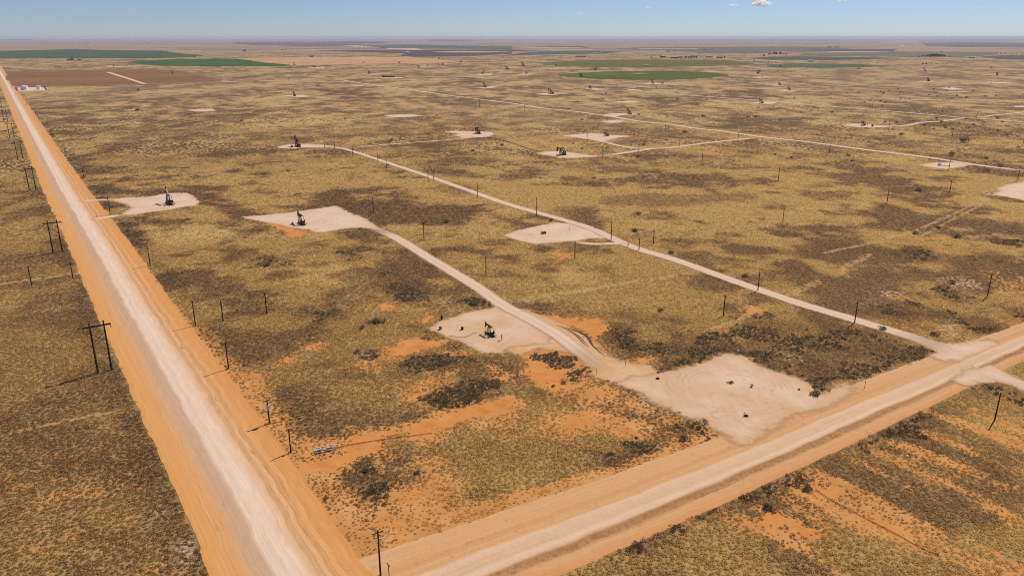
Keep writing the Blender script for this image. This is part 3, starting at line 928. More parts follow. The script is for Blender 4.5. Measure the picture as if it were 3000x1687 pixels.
# ------------------------------------------------------------------ roads and pads
def graded(name, tab, dirv, nrm, prof, mat, label, s0, s1, base, ragged, seed, hole=None):
    ss, v = [], s0
    while v < s1:
        ss.append(v)
        v += max(1.2, (v - s0) * .006 + 1.2)
    ss.append(s1)
    us = np.array(prof)[:, 0]
    V, UV = [], []
    S = np.array(ss)
    e0 = (fbm(S, S * 0, 9, seed, 4) - .5) * ragged
    e1 = (fbm(S, S * 0 + 50, 9, seed + 3, 4) - .5) * ragged
    W = us[-1]
    for i, s in enumerate(ss):
        a, c = interp(tab, s, 1) + e0[i], interp(tab, s, 2) + e1[i]
        hf = 1.0 if hole is None else 1 - .97 * math.exp(-((s - hole[0]) / hole[1]) ** 4)
        for j, (u, z) in enumerate(prof):
            l = a + (c - a) * u / W
            zz = z * hf
            if 0 < j < len(prof) - 1:
                zz += (vnoise(np.array([s]), np.array([u * 3.1]), 2.6, seed + 7)[0] - .5) * (.16 if z > .02 else .05)
            V.append((dirv[0] * s + nrm[0] * l, dirv[1] * s + nrm[1] * l, base + max(0, zz)))
            UV.append((u, s))
    m = len(prof)
    F = [(i * m + j, i * m + j + 1, (i + 1) * m + j + 1, (i + 1) * m + j) for i in range(len(ss) - 1) for j in range(m - 1)]
    o = mesh_obj(name, V, F, mat, None, UV)
    if o.data.polygons[len(F) // 2].normal.z < 0: o.data.flip_normals()
    return tag(o, label, None, None, 'structure')


prof_main = [(0, 0), (1.5, .03), (4, .02), (7, .05), (9, .12), (11, .22), (13, .30), (15, .34), (17, .30), (18.5, .2), (20, .08), (21.5, .22), (22.6, .06), (24, .18), (25.5, .05), (27, .10), (28.5, .04), (30, 0)]
graded('main_dirt_road', MAIN_E, MAINV, MAINN, prof_main, M['main'], 'wide orange graded dirt road with a whitish travelled lane', 60, 5000, .05, 2.2, 3)
prof_cross = [(0, 0), (1.5, .04), (3.5, .10), (4.6, .05), (5.4, .10), (6.3, .28), (7.2, .48), (8.0, .58), (9.5, .62), (12, .64), (14.5, .60), (15.6, .45), (16.6, .22), (17.6, .06), (20, .04), (21.5, .02), (24, .02), (27, 0)]
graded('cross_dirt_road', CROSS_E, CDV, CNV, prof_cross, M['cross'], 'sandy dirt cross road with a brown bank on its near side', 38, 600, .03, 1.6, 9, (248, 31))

cpad = G('O', 2020, -20)
M['pad'] = gravel_material('pad_gravel')
c1, c2 = G('K', 1700, 1290), G('K', 110, 720)
M['pad_tracks'] = gravel_material('pad_gravel_tracked', (.69, .485, .32), (.62, .375, .20), [(*G('K', 1860, 1215), 9, 21, 1.9, .34), (*G('O', 2000, 60), 5, 12, 1.8, .3)])
M['pad_main'] = gravel_material('pad_gravel_main', (.69, .485, .325), (.62, .36, .18), [(*G('J', 1975, 800), 9, 17, 1.6, .2)])
M['swath'] = gravel_material('worn_sandy_track', (.67, .45, .28), (.63, .325, .125))
PADLAB = dict(swath='worn sandy track joining the nearest pad to the empty corner pad', flare='dusty flare where the long lease road meets the cross road', tanks='pale strip of gravel under the white tanks', west='pale caliche well pad beside the main road', middle='pale well pad at the end of the lease road', main='well pad round the nearest pumpjack',
              corner='empty sandy well pad in the angle of the cross road', upper='pale pad with only a wellhead on it')
for i, (nm, p) in enumerate(PADS.items()):
    P = np.array(p)
    d = P[:, 1].mean()
    nearpad = d < 420
    mat = M['pad_tracks'] if nm == 'corner' else M['swath'] if nm == 'swath' else M['pad_main'] if nm == 'main' else M['pad']
    pad_sheet('well_pad', p, mat, (.12 if nm in ('corner', 'flare') else .055) + .004 * (i % 5) + d * 1.2e-5, PADLAB.get(nm, 'pale bare caliche pad in the grassland'), (2.2 if nm in ('corner', 'flare', 'swath') else max(1.4, min(2.2, d / 290))), max(.9, d / 300))
pad_sheet('side_road', SIDE, M['pad'], .16, 'pale gravel side road leaving the cross road at the right edge', 1.9, .9)
for i, (pl, w0, w1, lab) in enumerate(LEASE_LINES):
    d = np.array(pl)[:, 1].mean()
    strip('lease_road', pl, w0, w1, M['lease'], (.15 if d < 1500 else .9) + .003 * i + d * 1.2e-5, lab, .18 + d * .0002, 'structure', None, i * 3 + 1)

# dark curved wheel ruts beside the lease road
M['rut'] = field_material('dark_rut_soil', (.17, .075, .035), .3)  # dark brown colour for the flat rut strips
for i, (t, w) in enumerate((('K 370,732 480,764 560,790 625,822 665,880 720,940 800,1003', .55), ('K 400,742 500,785 570,830 620,880 660,930', .4), ('K 520,768 590,798 650,838 690,905', .6), ('K 440,760 540,820 610,890 650,925', .3))):
    ln = smooth_line(Gs(t), 1.5)
    P = np.array(ln); T = np.gradient(P, axis=0); T /= np.linalg.norm(T, axis=1)[:, None]
    wv = w * (.35 + .9 * vnoise(np.arange(len(ln)) * 1.0, np.zeros(len(ln)), 3, i + 3)) * np.sin(np.linspace(.15, 3.0, len(ln)))
    Nn = np.stack([T[:, 1], -T[:, 0]], 1)
    V = [(*(P[j] + Nn[j] * wv[j] * s_), .21) for j in range(len(ln)) for s_ in (-.5, .5)]
    o = mesh_obj('wheel_rut', V, [(2 * j, 2 * j + 1, 2 * j + 3, 2 * j + 2) for j in range(len(ln) - 1)], M['rut'])
    tag(o, 'dark curved wheel ruts in the orange soil', None, None, 'structure')

# fields on the far plain
FIELDS = [
    ('irrigated_field', 'A -40,242 350,232 780,222 1000,230 1400,236 1650,240 1790,262 2060,286 1900,304 1600,313 700,315 -40,316', (.062, .092, .034), 'dull blue green crop field at the far left'),
    ('irrigated_field', 'A 1300,352 1400,336 1700,326 2200,317 2400,325 2576,345 B 200,368 395,387 300,392 0,394 A 1700,391 1450,378', (.050, .105, .014), 'deep green crop field with a pointed left end'),
    ('ploughed_field', 'A 60,447 700,434 1500,426 1800,434 1990,480 2200,530 2250,549 1470,578 900,592 300,600 140,600 60,520', (.240, .118, .046), 'brown ploughed field beside the main road'),
    ('ploughed_field', 'A 2380,318 2576,312 B 700,303 1500,302 1750,318 2050,347 1900,360 1600,366 1100,374 400,387 200,368 0,345', (.52, .285, .135), 'orange ploughed field beyond the green one'),
    ('pivot_field', 'C 300,370 400,350 700,335 1300,326 1800,329 2200,338 2430,362 2400,377 2000,390 1400,404 900,403 500,392 340,382', (.135, .116, .016), 'upper olive green pivot circle'),
    ('pivot_field', 'C 470,490 600,468 900,450 1300,442 1700,444 2050,460 2190,487 2000,510 1600,528 1200,532 800,520 560,502', (.095, .102, .010), 'lower green pivot circle'),
    ('irrigated_field', 'C 2380,314 2576,300 D 300,296 700,299 1350,312 1000,326 700,332 0,329', (.075, .085, .042), 'dark green strip field at the right'),
    ('irrigated_field', 'D -30,382 150,370 400,366 900,372 1230,391 1000,403 500,410 200,404 0,396', (.085, .11, .040), 'green field at the far right'),
    ('irrigated_field', 'D 2100,302 2300,288 2620,284 2620,330 2300,318', (.075, .085, .062), 'dark field at the right edge'),
    ('crop_field', 'D 200,242 1200,248 2300,255 2250,285 1900,300 1300,299 300,286 380,262', (.165, .13, .072), 'wide dull olive field'),
    ('crop_field', 'B 570,240 1000,229 1700,231 2576,226 C 300,236 0,242 B 2576,268 2200,290 1600,299 1450,288 1500,266 1100,252', (.105, .062, .055), 'dark purple brown fallow field'),
    ('crop_field', 'C -40,280 100,262 300,246 850,240 1115,250 900,267 500,273 100,282', (.085, .095, .072), 'dull teal field'),
    ('crop_field', 'C 1000,224 1250,206 2576,197 D 600,205 900,225 100,240 0,262 C 1900,262 1770,246 1500,232', (.15, .12, .082), 'grey olive field'),
    ('crop_field', 'B 0,152 400,148 700,160 1100,178 700,196 0,182 A 2300,165 2400,152', (.165, .085, .07), 'far reddish field'),
    ('crop_field', 'B 1050,182 1500,175 2300,192 2576,190 2576,222 1800,214 1300,212', (.11, .10, .07), 'far green grey field'),
    ('crop_field', 'B 560,150 900,142 1400,152 1200,166 800,166', (.10, .10, .075), 'far green field'),
    ('crop_field', 'B 1310,216 1600,212 1700,234 1330,226', (.55, .40, .25), 'far pale stubble field'),
    ('crop_field', 'D 1550,160 2000,155 2576,162 2576,205 1900,200 1600,190', (.12, .11, .085), 'far green grey field'),
    ('crop_field', 'C 250,196 700,194 760,208 200,206', (.12, .075, .065), 'far brown strip'),
    ('crop_field', 'D 150,232 900,222 1300,222 1250,242 700,242', (.10, .065, .06), 'far dark strip field'),
    ('crop_field', 'A -60,124 300,121 340,134 -60,136', (.15, .115, .095), 'far dull strip field'),
    ('crop_field', 'B 870,188 1000,186 1200,203 1100,207 930,196', (.50, .37, .26), 'far pale strip'), ('crop_field', 'C -20,204 300,203 720,208 700,213 200,210', (.50, .37, .27), 'far pale strip'),
    ('crop_field', 'C 300,231 800,230 860,236 400,239', (.48, .34, .23), 'far pale strip'), ('crop_field', 'B 1750,250 2100,243 2576,250 2300,258 1900,257', (.44, .32, .22), 'far pale strip'),
    ('crop_field', 'D 270,262 700,246 1300,244 1200,249 600,258', (.50, .34, .20), 'far pale strip'), ('crop_field', 'C 1250,216 1900,219 1850,224 1300,221', (.48, .36, .27), 'far pale strip'),
    ('crop_field', 'B 1800,128 2300,140 2100,147 1700,140', (.16, .085, .075), 'far reddish strip'), ('crop_field', 'D 1100,150 1500,146 1520,156 1150,158', (.46, .38, .31), 'far pale strip'),
    ('irrigated_field', 'E -60,218 -10,222 40,228 62,236 50,255 20,272 -60,286', (.055, .115, .030), 'corner of a bright green field left of the main road'),
    ('bare_margin', 'E -60,205 40,212 110,200 160,225 150,255 60,290 -60,305', (.56, .29, .10), 'orange bare margin round the green field corner'),
    ('brush_flat', 'B 840,640 1200,628 1700,640 2000,700 1500,725 1000,700', (.30, .185, .085), None),
    ('pivot_hub', 'C 1195,474 1290,470 1400,474 1290,479', (.42, .29, .16), 'bare patch at the middle of the lower pivot circle'),
    ('pivot_hub', 'C 1280,387 1340,384 1400,388 1340,391', (.42, .29, .16), 'bare patch in the upper pivot circle'),
]
for i, (nm, t, c, lab) in enumerate(FIELDS):
    if lab is None: continue
    p = Gs(t)
    ym = np.array(p)[:, 1].mean()
    z = .10 + ym * 6e-5 + .03 * i + (1.2 if nm == 'pivot_hub' else 0)
    M[nm + str(i)] = field_material(nm, c, .22)
    sheet(nm, p, M[nm + str(i)], z, lab, 5.0 if ym < 2500 else 10.0, 9 if ym < 2500 else 40, 'structure', 200 + i)

# ------------------------------------------------------------------ grass
def tuft_mesh(name, seed, blades, h, spread, width, lean=(0, 0)):
    r = random.Random(seed)
    V, F = [], []
    for i in range(blades):
        a = r.uniform(0, 2 * math.pi)
        d = spread * math.sqrt(r.random()) * .75
        bx, by = d * math.cos(a), d * math.sin(a)
        oa = a + r.uniform(-.7, .7)
        L = h * r.uniform(.55, 1.1) * (1 - .45 * d / spread)
        out = r.uniform(.15, .65) * L
        w = width * r.uniform(.6, 1.3)
        px, py = -math.sin(oa) * w / 2, math.cos(oa) * w / 2
        ox, oy = math.cos(oa) * out + lean[0] * L, math.sin(oa) * out + lean[1] * L
        k = len(V)
        V += [(bx - px, by - py, -.03), (bx + px, by + py, -.03),
              (bx + ox * .4 + px * .9, by + oy * .4 + py * .9, L * .6), (bx + ox * .4 - px * .9, by + oy * .4 - py * .9, L * .6),
              (bx + ox, by + oy, L)]
        F += [(k, k + 1, k + 2, k + 3), (k + 3, k + 2, k + 4)]
    me = bpy.data.meshes.new(name)
    me.from_pydata(V, [], F)
    me.update()
    return me


def scatter(name, meshes, mat, X, Y, Z, rot, scl, tint, olive, label, cat):
    kinds = bpy.data.collections.new(name + '_kinds')
    for i, me in enumerate(meshes):
        me.materials.append(mat)
        kinds.objects.link(bpy.data.objects.new(name + '_clump', me))
    n = len(X)
    pm = bpy.data.meshes.new(name)
    pm.vertices.add(n)
    pm.vertices.foreach_set('co', np.stack([X, Y, Z], 1).astype(np.float32).ravel())
    for k, v, t in (('tint', tint, 'FLOAT'), ('olive', olive, 'FLOAT'), ('kind_index', rng.integers(0, len(meshes), n), 'INT')):
        at = pm.attributes.new(k, t, 'POINT')
        at.data.foreach_set('value', np.asarray(v, np.float32 if t == 'FLOAT' else np.int32))
    for k, v in (('rot', rot), ('scl', scl)):
        at = pm.attributes.new(k, 'FLOAT_VECTOR', 'POINT')
        at.data.foreach_set('vector', v.astype(np.float32).ravel())
    o = bpy.data.objects.new(name, pm)
    COL.objects.link(o)
    ng = bpy.data.node_groups.new(name + '_scatter', 'GeometryNodeTree')
    ng.interface.new_socket('Geometry', in_out='INPUT', socket_type='NodeSocketGeometry')
    ng.interface.new_socket('Geometry', in_out='OUTPUT', socket_type='NodeSocketGeometry')
    gi, go = ng.nodes.new('NodeGroupInput'), ng.nodes.new('NodeGroupOutput')
    ci = ng.nodes.new('GeometryNodeCollectionInfo')
    ci.inputs['Collection'].default_value = kinds
    ci.inputs['Separate Children'].default_value = True
    ci.inputs['Reset Children'].default_value = True
    ip = ng.nodes.new('GeometryNodeInstanceOnPoints')
    ip.inputs['Pick Instance'].default_value = True

    def na(nm, t):
        x = ng.nodes.new('GeometryNodeInputNamedAttribute')
        x.data_type = t
        x.inputs[0].default_value = nm
        return x.outputs[0]
    L = ng.links
    L.new(gi.outputs[0], ip.inputs['Points'])
    L.new(ci.outputs[0], ip.inputs['Instance'])
    L.new(na('kind_index', 'INT'), ip.inputs['Instance Index'])
    L.new(na('rot', 'FLOAT_VECTOR'), ip.inputs['Rotation'])
    L.new(na('scl', 'FLOAT_VECTOR'), ip.inputs['Scale'])
    L.new(ip.outputs[0], go.inputs[0])
    md = o.modifiers.new('scatter', 'NODES')
    md.node_group = ng
    return tag(o, label, cat, None, 'stuff')


def jitter_points(y0, y1, cell):
    """jittered grid over the wedge of plain between two distances"""
    hw = y1 * .80 + 50
    xs = np.arange(-hw, hw, cell)
    ys = np.arange(y0, y1, cell)
    X, Y = np.meshgrid(xs, ys)
    X, Y = X.ravel(), Y.ravel()
    X = X + rng.uniform(-.5, .5, X.size) * cell * 1.3
    Y = Y + rng.uniform(-.5, .5, Y.size) * cell * 1.3
    ok = np.abs(X) < Y * .78 + 48
    return X[ok], Y[ok]


GR = [(108, 200, .80), (200, 300, .95), (300, 420, 1.3), (420, 600, 2.1), (600, 800, 2.9), (800, 1000, 3.8), (1000, 1300, 5.5), (1300, 1700, 8.5)]
gX, gY, gS, gT = [], [], [], []
gO, bO = [], []
bX, bY, bS, bT = [], [], [], []
for y0, y1, cell in GR:
    X, Y = jitter_points(y0, y1, cell)
    clear = road_clear(X, Y)
    so, dk, sa, mo, pa, tr = masks(X, Y)
    u = rng.random(X.size)
    cl = fbm(X, Y, 4.5, 91, 3)
    dens = (1 - .99 * sstep(.30, .78, so + (cl - .5) * .8)) * (1 - .75 * tr) * (1 - .5 * pa)
    dens *= 1 - sstep(.12, .75, sa) * np.where(cl > .52, .40, 1.0) * .72
    dens *= 1 - .9 * sstep(500, 1700, Y)
    keep = (u < dens) & (clear > rng.uniform(-.3, 1.1, X.size))
    X, Y, so, dk, sa, mo, cl, pa = [q[keep] for q in (X, Y, so, dk, sa, mo, cl, pa)]
    s = .92 * (min(cell, 3.4) / 1.0) ** .66 * rng.uniform(.6, 1.3, X.size) * (.75 + .5 * cl)
    s *= 1 - .35 * sstep(.15, .8, sa)
    t = mo * .88 + .04 + rng.normal(0, .045, X.size) + (cl - .5) * .15 - pa * .08
    strong = patch(DARKS[1:4], X, Y, 1.5, 0, 5.0)
    br = (dk > .5) & (rng.random(X.size) < .75 * sstep(.40, .56, fbm(X, Y, 12, 57, 4)) + .6 * strong) & (Y < 420)
    gX.append(X[~br]); gY.append(Y[~br]); gS.append(s[~br]); gT.append(t[~br])
    ol = sstep(.42, .62, fbm(X, Y, 38, 99, 3)) * .06 + .12 * sstep(420, 160, Y) * (.4 + fbm(X, Y, 12, 98, 2))
    gO.append(ol[~br]); bO.append(ol[br])
    bX.append(X[br]); bY.append(Y[br]); bS.append(s[br]); bT.append(rng.random(br.sum()))
gX, gY, gS, gT, bX, bY, bS, bT = [np.concatenate(q) for q in (gX, gY, gS, gT, bX, bY, bS, bT)]
gO, bO = np.clip(np.concatenate(gO), 0, 1), np.clip(np.concatenate(bO), 0, 1)
print('tufts', len(gX), 'brush', len(bX))
GST = [(0, (.185, .115, .060)), (.25, (.30, .175, .076)), (.5, (.47, .287, .100)), (.75, (.645, .41, .140)), (1, (.76, .53, .215))]
M['tuft'] = tuft_material('dry_grass_blades', GST, .78)
M['brush'] = tuft_material('dark_brush_twigs', [(0, (.17, .118, .066)), (.5, (.27, .185, .10)), (.85, (.40, .28, .14)), (1, (.52, .39, .20))], .45)
LEAN = (-.30, -.16)
tufts = [tuft_mesh('grass_clump', 40 + i, 30, .29 + .04 * (i % 3), .84, .24, LEAN) for i in range(7)]
n = len(gX)
zz = np.zeros(n)
rot = np.stack([np.zeros(n), np.zeros(n), rng.uniform(-.9, .9, n)], 1)
scatter('grass', tufts, M['tuft'], gX, gY, zz, rot, np.stack([gS, gS, gS * rng.uniform(.6, 1.15, n)], 1), np.clip(gT, 0, 1), gO,
        'dry tan bunch grass covering the plain', 'grass')
n = len(bX)
brush = [tuft_mesh('brush_clump', 140 + i, 46, .72, .85, .16) for i in range(6)]
rot = np.stack([np.zeros(n), np.zeros(n), rng.uniform(-3, 3, n)], 1)
bS = bS * .95
scatter('brush_thicket', brush, M['brush'], bX, bY, np.zeros(n), rot, np.stack([bS, bS, bS * rng.uniform(.7, 1.1, n)], 1), bT, bO,
        'dark grey brown weed and brush growing in thick patches', 'brush')


# ------------------------------------------------------------------ shrubs one can count
def shrub_mesh(name, seed, w, h, nleaf, leaf):
    r = random.Random(seed)
    V, F = [], []
    lobes = [(r.uniform(-.32, .32) * w, r.uniform(-.32, .32) * w, r.uniform(.38, .6) * h, r.uniform(.26, .4)) for _ in range(6)]
    for i in range(nleaf):
        lx, ly, lz, lr = r.choice(lobes)
        a, e = r.uniform(0, 6.283), r.uniform(-.7, 1.4)
        q = r.uniform(.6, 1.0) * lr
        c = Vector((lx + math.cos(a) * math.cos(e) * q * w, ly + math.sin(a) * math.cos(e) * q * w, max(.05, lz + math.sin(e) * q * h)))
        s = leaf * r.uniform(.6, 1.4)
        t = Vector((r.gauss(0, 1), r.gauss(0, 1), r.gauss(0, 1))).normalized()
        b = t.cross(Vector((r.gauss(0, 1), r.gauss(0, 1), r.gauss(0, 1)))).normalized()
        k = len(V)
        V += [tuple(c - t * s), tuple(c + b * s * .6), tuple(c + t * s), tuple(c - b * s * .6)]
        F.append((k, k + 1, k + 2, k + 3))
    for i in range(7):
        a = i * .9
        p, q = Vector((0, 0, 0)), Vector((math.cos(a) * w * .3, math.sin(a) * w * .3, h * .6))
        k = len(V)
        for pt, rr in ((p, .06), (q, .02)):
            V += [tuple(pt + Vector((rr, 0, 0))), tuple(pt + Vector((-rr, rr, 0))), tuple(pt + Vector((-rr, -rr, 0)))]
        F += [(k, k + 1, k + 4, k + 3), (k + 1, k + 2, k + 5, k + 4), (k + 2, k, k + 3, k + 5)]
    me = bpy.data.meshes.new(name)
    me.from_pydata(V, [], F)
    me.materials.append(M['shrubleaf'])
    return me


SHM = [shrub_mesh('shrub', 300 + i, 2.6, 1.15, 210, .17) for i in range(6)]


def shrub(p, w, label, group=None, hs=1.0):
    o = bpy.data.objects.new('shrub', random.choice(SHM))
    COL.objects.link(o)
    o.location = (p[0], p[1], -.03)
    o.rotation_euler = (0, 0, random.uniform(0, 6.28))
    s = w / 2.6
    o.scale = (s, s * random.uniform(.75, 1.1), s * hs * random.uniform(.85, 1.1))
    tag(o, label, 'shrub', group)
    return o


for k, x, y, w, lab in (
    ('K', 1848, 1222, 3.2, 'round brown tumbleweed bush alone in the middle of the empty corner pad'),
    ('O', 1468, 290, 4.4, 'dark shrub on sandy ground just below the empty corner pad'),
    ('L', 415, 1335, 6.0, 'large dark bush at the grassy tip between corner pad and cross road'),
    ('K', 440, 1225, 2.6, 'larger dark bush on orange soil left of the rutted lease road'),
    ('K', 343, 1248, 2.0, 'small round bush at the left end of the orange soil patch'),
    ('K', 1255, 610, 3.6, 'low dark shrub in the olive grass above the curved wheel ruts'),
    ('K', 1362, 120, 5.0, 'bare twiggy shrub beside the long straight lease road'),
    ('K', 1990, 322, 4.5, 'dark shrub right of the straight lease road and its twin wheel track'),
    ('L', 1560, 380, 5.0, 'dark bush in a pale patch near the right hand utility pole'),
    ('L', 1410, 815, 4.4, 'spreading brown bush near the lease road and cross road junction'),
    ('L', 965, 770, 4.0, 'dark bush growing on the edge of the lease road near its lower end'),
    ('L', 385, 1262, 2.2, 'small bush on the right end of the empty corner pad'),
    ('L', 268, 1285, 1.9, 'small flat bush on the lower right of the corner pad'),
    ('J', 1035, 705, 5.5, 'wide grey brown bush in the open grass left of the nearest pad'),
    ('J', 1850, 555, 6.0, 'large brown bush just above the nearest pumpjack pad'),
    ('J', 905, 755, 4.0, 'loose grassy bush left of the nearest pad'),
    ('J', 90, 225, 5.0, 'brown bush near the middle of the grass right of the main road'),
    ('N', 940, 555, 2.8, 'dark rounded bush below the orange soil near the white pipe frame'),
    ('N', 590, 792, 1.7, 'small dark bush at the grass edge beside the main road'),
    ('N', 1375, 580, 2.4, 'dark bush in the foreground triangle beside orange soil'),
    ('Q', 20, 875, 3.8, 'dark round bush in the lower right field left of the pipeline'),
    ('Q', 335, 715, 3.2, 'very dark bush at the upper end of the pipeline strip'),
    ('O', 2150, 880, 3.0, 'dark bush at the edge of the lower right field'),
    ('G', 385, 1195, 5.5, 'dark bush at the upper corner of the upper pad'),
    ('G', 1275, 1130, 6.0, 'brown bush in open grass right of the upper pad'),
    ('G', 1220, 1300, 7.0, 'wide dark bush right of the upper pad above the lease road'),
    ('F', 1920, 1210, 7.0, 'bare brown bush left of the upper pad'), ('F', 2190, 495, 8.0, 'dark bush in grass below the north pad'),
    ('F', 2480, 437, 7.0, 'dark bush right of the thin pipeline by the north pad'), ('F', 1350, 395, 9.0, 'dark low bush left of the thin lease road to the north pad'),
    ('F', 1145, 428, 4.0, 'small bush on the thin lease road'), ('G', 1320, 435, 8.0, 'dark bush inside the lease road loop'),
    ('G', 1920, 150, 12, 'round dark bush alone above the long slanting road'), ('G', 2378, 152, 9, 'round bush on the upper right grass left of its twin'),
    ('G', 2452, 150, 9, 'round bush on the upper right grass right of its twin'), ('G', 1735, 305, 10, 'low bush below the long slanting road'),
    ('H', 1860, 535, 14, 'wide dark bush above the wellhead pad on the right'), ('H', 2195, 572, 8, 'small dark bush right of the wellhead pad'), ('H', 2210, 697, 9, 'dark bush below the slanting road at the right'),
    ('H', 2335, 650, 10, 'dark bush touching the slanting road at the right'), ('H', 1340, 330, 9, 'dark upright bush right of the east pad'), ('H', 1955, 400, 18, 'broad olive bush in grass at the right'),
    ('H', 2300, 165, 12, 'large dark bush by the far road junction'), ('H', 640, 105, 9, 'bush left of the east pad'), ('H', 1530, 895, 9, 'dark bush in the grass left of the edge pad'),
    ('H', 1470, 1320, 6, 'dark bush where the two track trail bends'), ('H', 1700, 1265, 5, 'dark green bush beside the two track trail'), ('H', 1890, 1365, 7, 'dark low bush right of the two track trail'),
    ('E', 1395, 85, 12, 'dark smudge of a bush near the bare pad at upper left'), ('E', 2430, 190, 9, 'dark bush right of the bare pad'), ('A', 1395, 640, 13, 'dark bush in the tan grass below the ploughed field'),
):
    q = G(k, x, y)
    shrub(q, w * (.72 if q[1] > 400 or 'pad' in lab else .9), lab)
SG = 'dark mesquite shrubs scattered over the right distance'
cnt = 0
r2 = random.Random(5)
while cnt < 225:
    Y = 520 + 1250 * r2.random() ** .8
    X = Y * r2.uniform(.05, .78)
    dens = vnoise(np.array([X]), np.array([Y]), 130, 44)[0] * .6 + vnoise(np.array([X]), np.array([Y]), 45, 45)[0] * .4
    if r2.random() > sstep(.45, .62, dens) * (.12 + .88 * sstep(.25, .62, X / Y) * sstep(420, 850, Y)): continue
    if road_clear(np.array([X]), np.array([Y]))[0] < 3: continue
    if any(sdf(PADS[k], np.array([X]), np.array([Y]))[0] < 2 for k in ('east', 'fareast', 'edge', 'd1', 'd2', 'd3', 'c8', 'small', 'kite', 'northeast')): continue
    shrub((X, Y), r2.uniform(2.0, 5.0) * (.7 + Y / 2400), 'one of many dark mesquite shrubs dotted over the tan plain at right', SG, 1.0)
    cnt += 1


# ------------------------------------------------------------------ pumpjacks
def make_jack(tilt, steel, beamsteel, fence=True, k=1.0):
    """origin under the samson post; +X is the wellhead side; about 7 m tall"""
    root = empty('pumpjack')
    b = MB()
    for s in (-1, 1):
        b.box((-1.1, s * .85, .32), (8.2, .26, .40))
    for x in (-5.0, -3.6, -2.2, -.6, 1.2, 2.8):
        b.box((x, 0, .30), (.28, 1.9, .30))
    b.box((-1.1, 0, .06), (8.8, 2.5, .13))
    b.build('base_frame', steel, root)
    b = MB()
    top = (.1, 0, 5.25)
    for s in (-1, 1):
        b.bar((1.35, s * 1.0, .5), (top[0] + .12, s * .22, top[2]), .24 * k, .24 * k)
        b.bar((-1.5, s * .8, .5), (top[0] - .12, s * .2, top[2] - .1), .20 * k, .20 * k)
        b.bar((.85, s * .74, 2.3), (-.85, s * .6, 2.2), .12 * k, .12 * k)
        b.bar((1.3, s * .95, .7), (-.85, s * .58, 2.3), .10 * k, .10 * k)
    b.bar((.98, -.78, 2.0), (.98, .78, 2.0), .12, .12)
    b.bar((.6, -.5, 3.6), (.6, .5, 3.6), .12, .12)
    b.box((top[0], 0, top[2] + .08), (.6, .75, .28))
    b.build('samson_post', steel, root)
    rotm = Matrix.Rotation(-tilt, 3, 'Y')

    def T(x, y, z):
        v = rotm @ Vector((x, y, z))
        return (v.x + top[0], v.y, v.z + top[2] + .35)
    bx = MB()
    bx.bar(T(-2.9, 0, .0), T(3.0, 0, .0), .34 * k, .62, (0, 1, 0))
    for zz in (.34, -.34):
        bx.bar(T(-2.9, 0, zz), T(3.0, 0, zz), .56, .10, (0, 1, 0)) if False else bx.bar(T(-2.9, 0, zz), T(3.0, 0, zz), .09, .56, (0, 1, 0))
    wb = bx.build('walking_beam', beamsteel, root)
    # horse head: curved front, seen as a tall narrow sector
    pts = []
    for i in range(9):
        a = R(-27 + 54 * i / 8)
        pts.append((3.85 * math.cos(a), 3.85 * math.sin(a) - .45))
    pts += [(3.0, .95), (2.75, .30), (2.75, -.35), (3.05, -1.75)]
    h = MB()
    h.prism([(T(x, 0, z)[0], T(x, 0, z)[2]) for x, z in pts], -.30 * k, .30 * k)
    h.build('horse_head', steel, root)
    # equaliser, pitman arms, cranks and weights
    eq = T(-2.75, 0, -.45)
    e = MB()
    e.bar((eq[0], -1.15, eq[2]), (eq[0], 1.15, eq[2]), .24, .30)
    e.bar(T(-2.75, 0, 0), eq, .30, .30)
    e.build('equalizer', steel, root)
    gx, gz = -2.65, 1.75
    L = 2.95
    dz = eq[2] - gz
    dx = eq[0] - gx
    D = math.hypot(dx, dz)
    rc = 1.0
    # crank pin on a circle of radius rc that sits L below the equaliser
    cosA = max(-1, min(1, (D * D + rc * rc - L * L) / (2 * D * rc)))
    base = math.atan2(dz, dx)
    ang = base + math.acos(cosA)
    pin = (gx + rc * math.cos(ang), gz + rc * math.sin(ang))
    for s in (-1, 1):
        MB().bar((eq[0], s * 1.1, eq[2]), (pin[0], s * 1.1, pin[1]), .13 * k, .16 * k).build('pitman_arm', steel, root)
        c = MB()
        ca, sa = math.cos(ang), math.sin(ang)
        c.bar((gx - .3 * ca, s * .92, gz - .3 * sa), (gx + 1.75 * ca, s * .92, gz + 1.75 * sa), .16, .42, (0, 1, 0))
        c.build('crank', steel, root)
        w = MB()
        P = []
        for (u, q) in ((.35, .38), (1.5, .80), (1.85, .55), (1.85, -.55), (1.5, -.80), (.35, -.38)):
            P.append((gx + u * ca - q * sa, gz + u * sa + q * ca))
        w.prism(P, s * .92 + (.1 if s > 0 else -.38), s * .92 + (.38 if s > 0 else -.1))
        w.build('counterweight', steel, root)
    g = MB()
    g.box((gx, 0, 1.55), (1.35, 1.25, 1.25)); g.box((gx, 0, .75), (1.5, 1.3, .5))
    g.tube((gx, -.95, gz), (gx, .95, gz), .18)
    g.build('gearbox', steel, root, .05)
    m = MB()
    m.tube((-4.5, -.55, 1.05), (-4.5, .55, 1.05), .42, None, 12); m.box((-4.5, 0, .6), (.9, 1.0, .35))
    m.build('motor', steel, root)
    d = MB()
    d.bar((-4.5, -.75, 1.05), (gx, -.75, 1.75), .12, .85, (0, 1, 0))
    d.build('belt_guard', steel, root)
    hx = T(3.85, 0, -.45)
    wx = top[0] + 3.72
    br = MB()
    for s in (-.12, .12):
        br.tube((wx, s, T(3.5, 0, -.3)[2] - .2), (wx, s, 2.4), .035 * k * k, None, 5)
    br.box((wx, 0, 2.35), (.16, .5, .14))
    br.build('bridle', M['rust'], root)
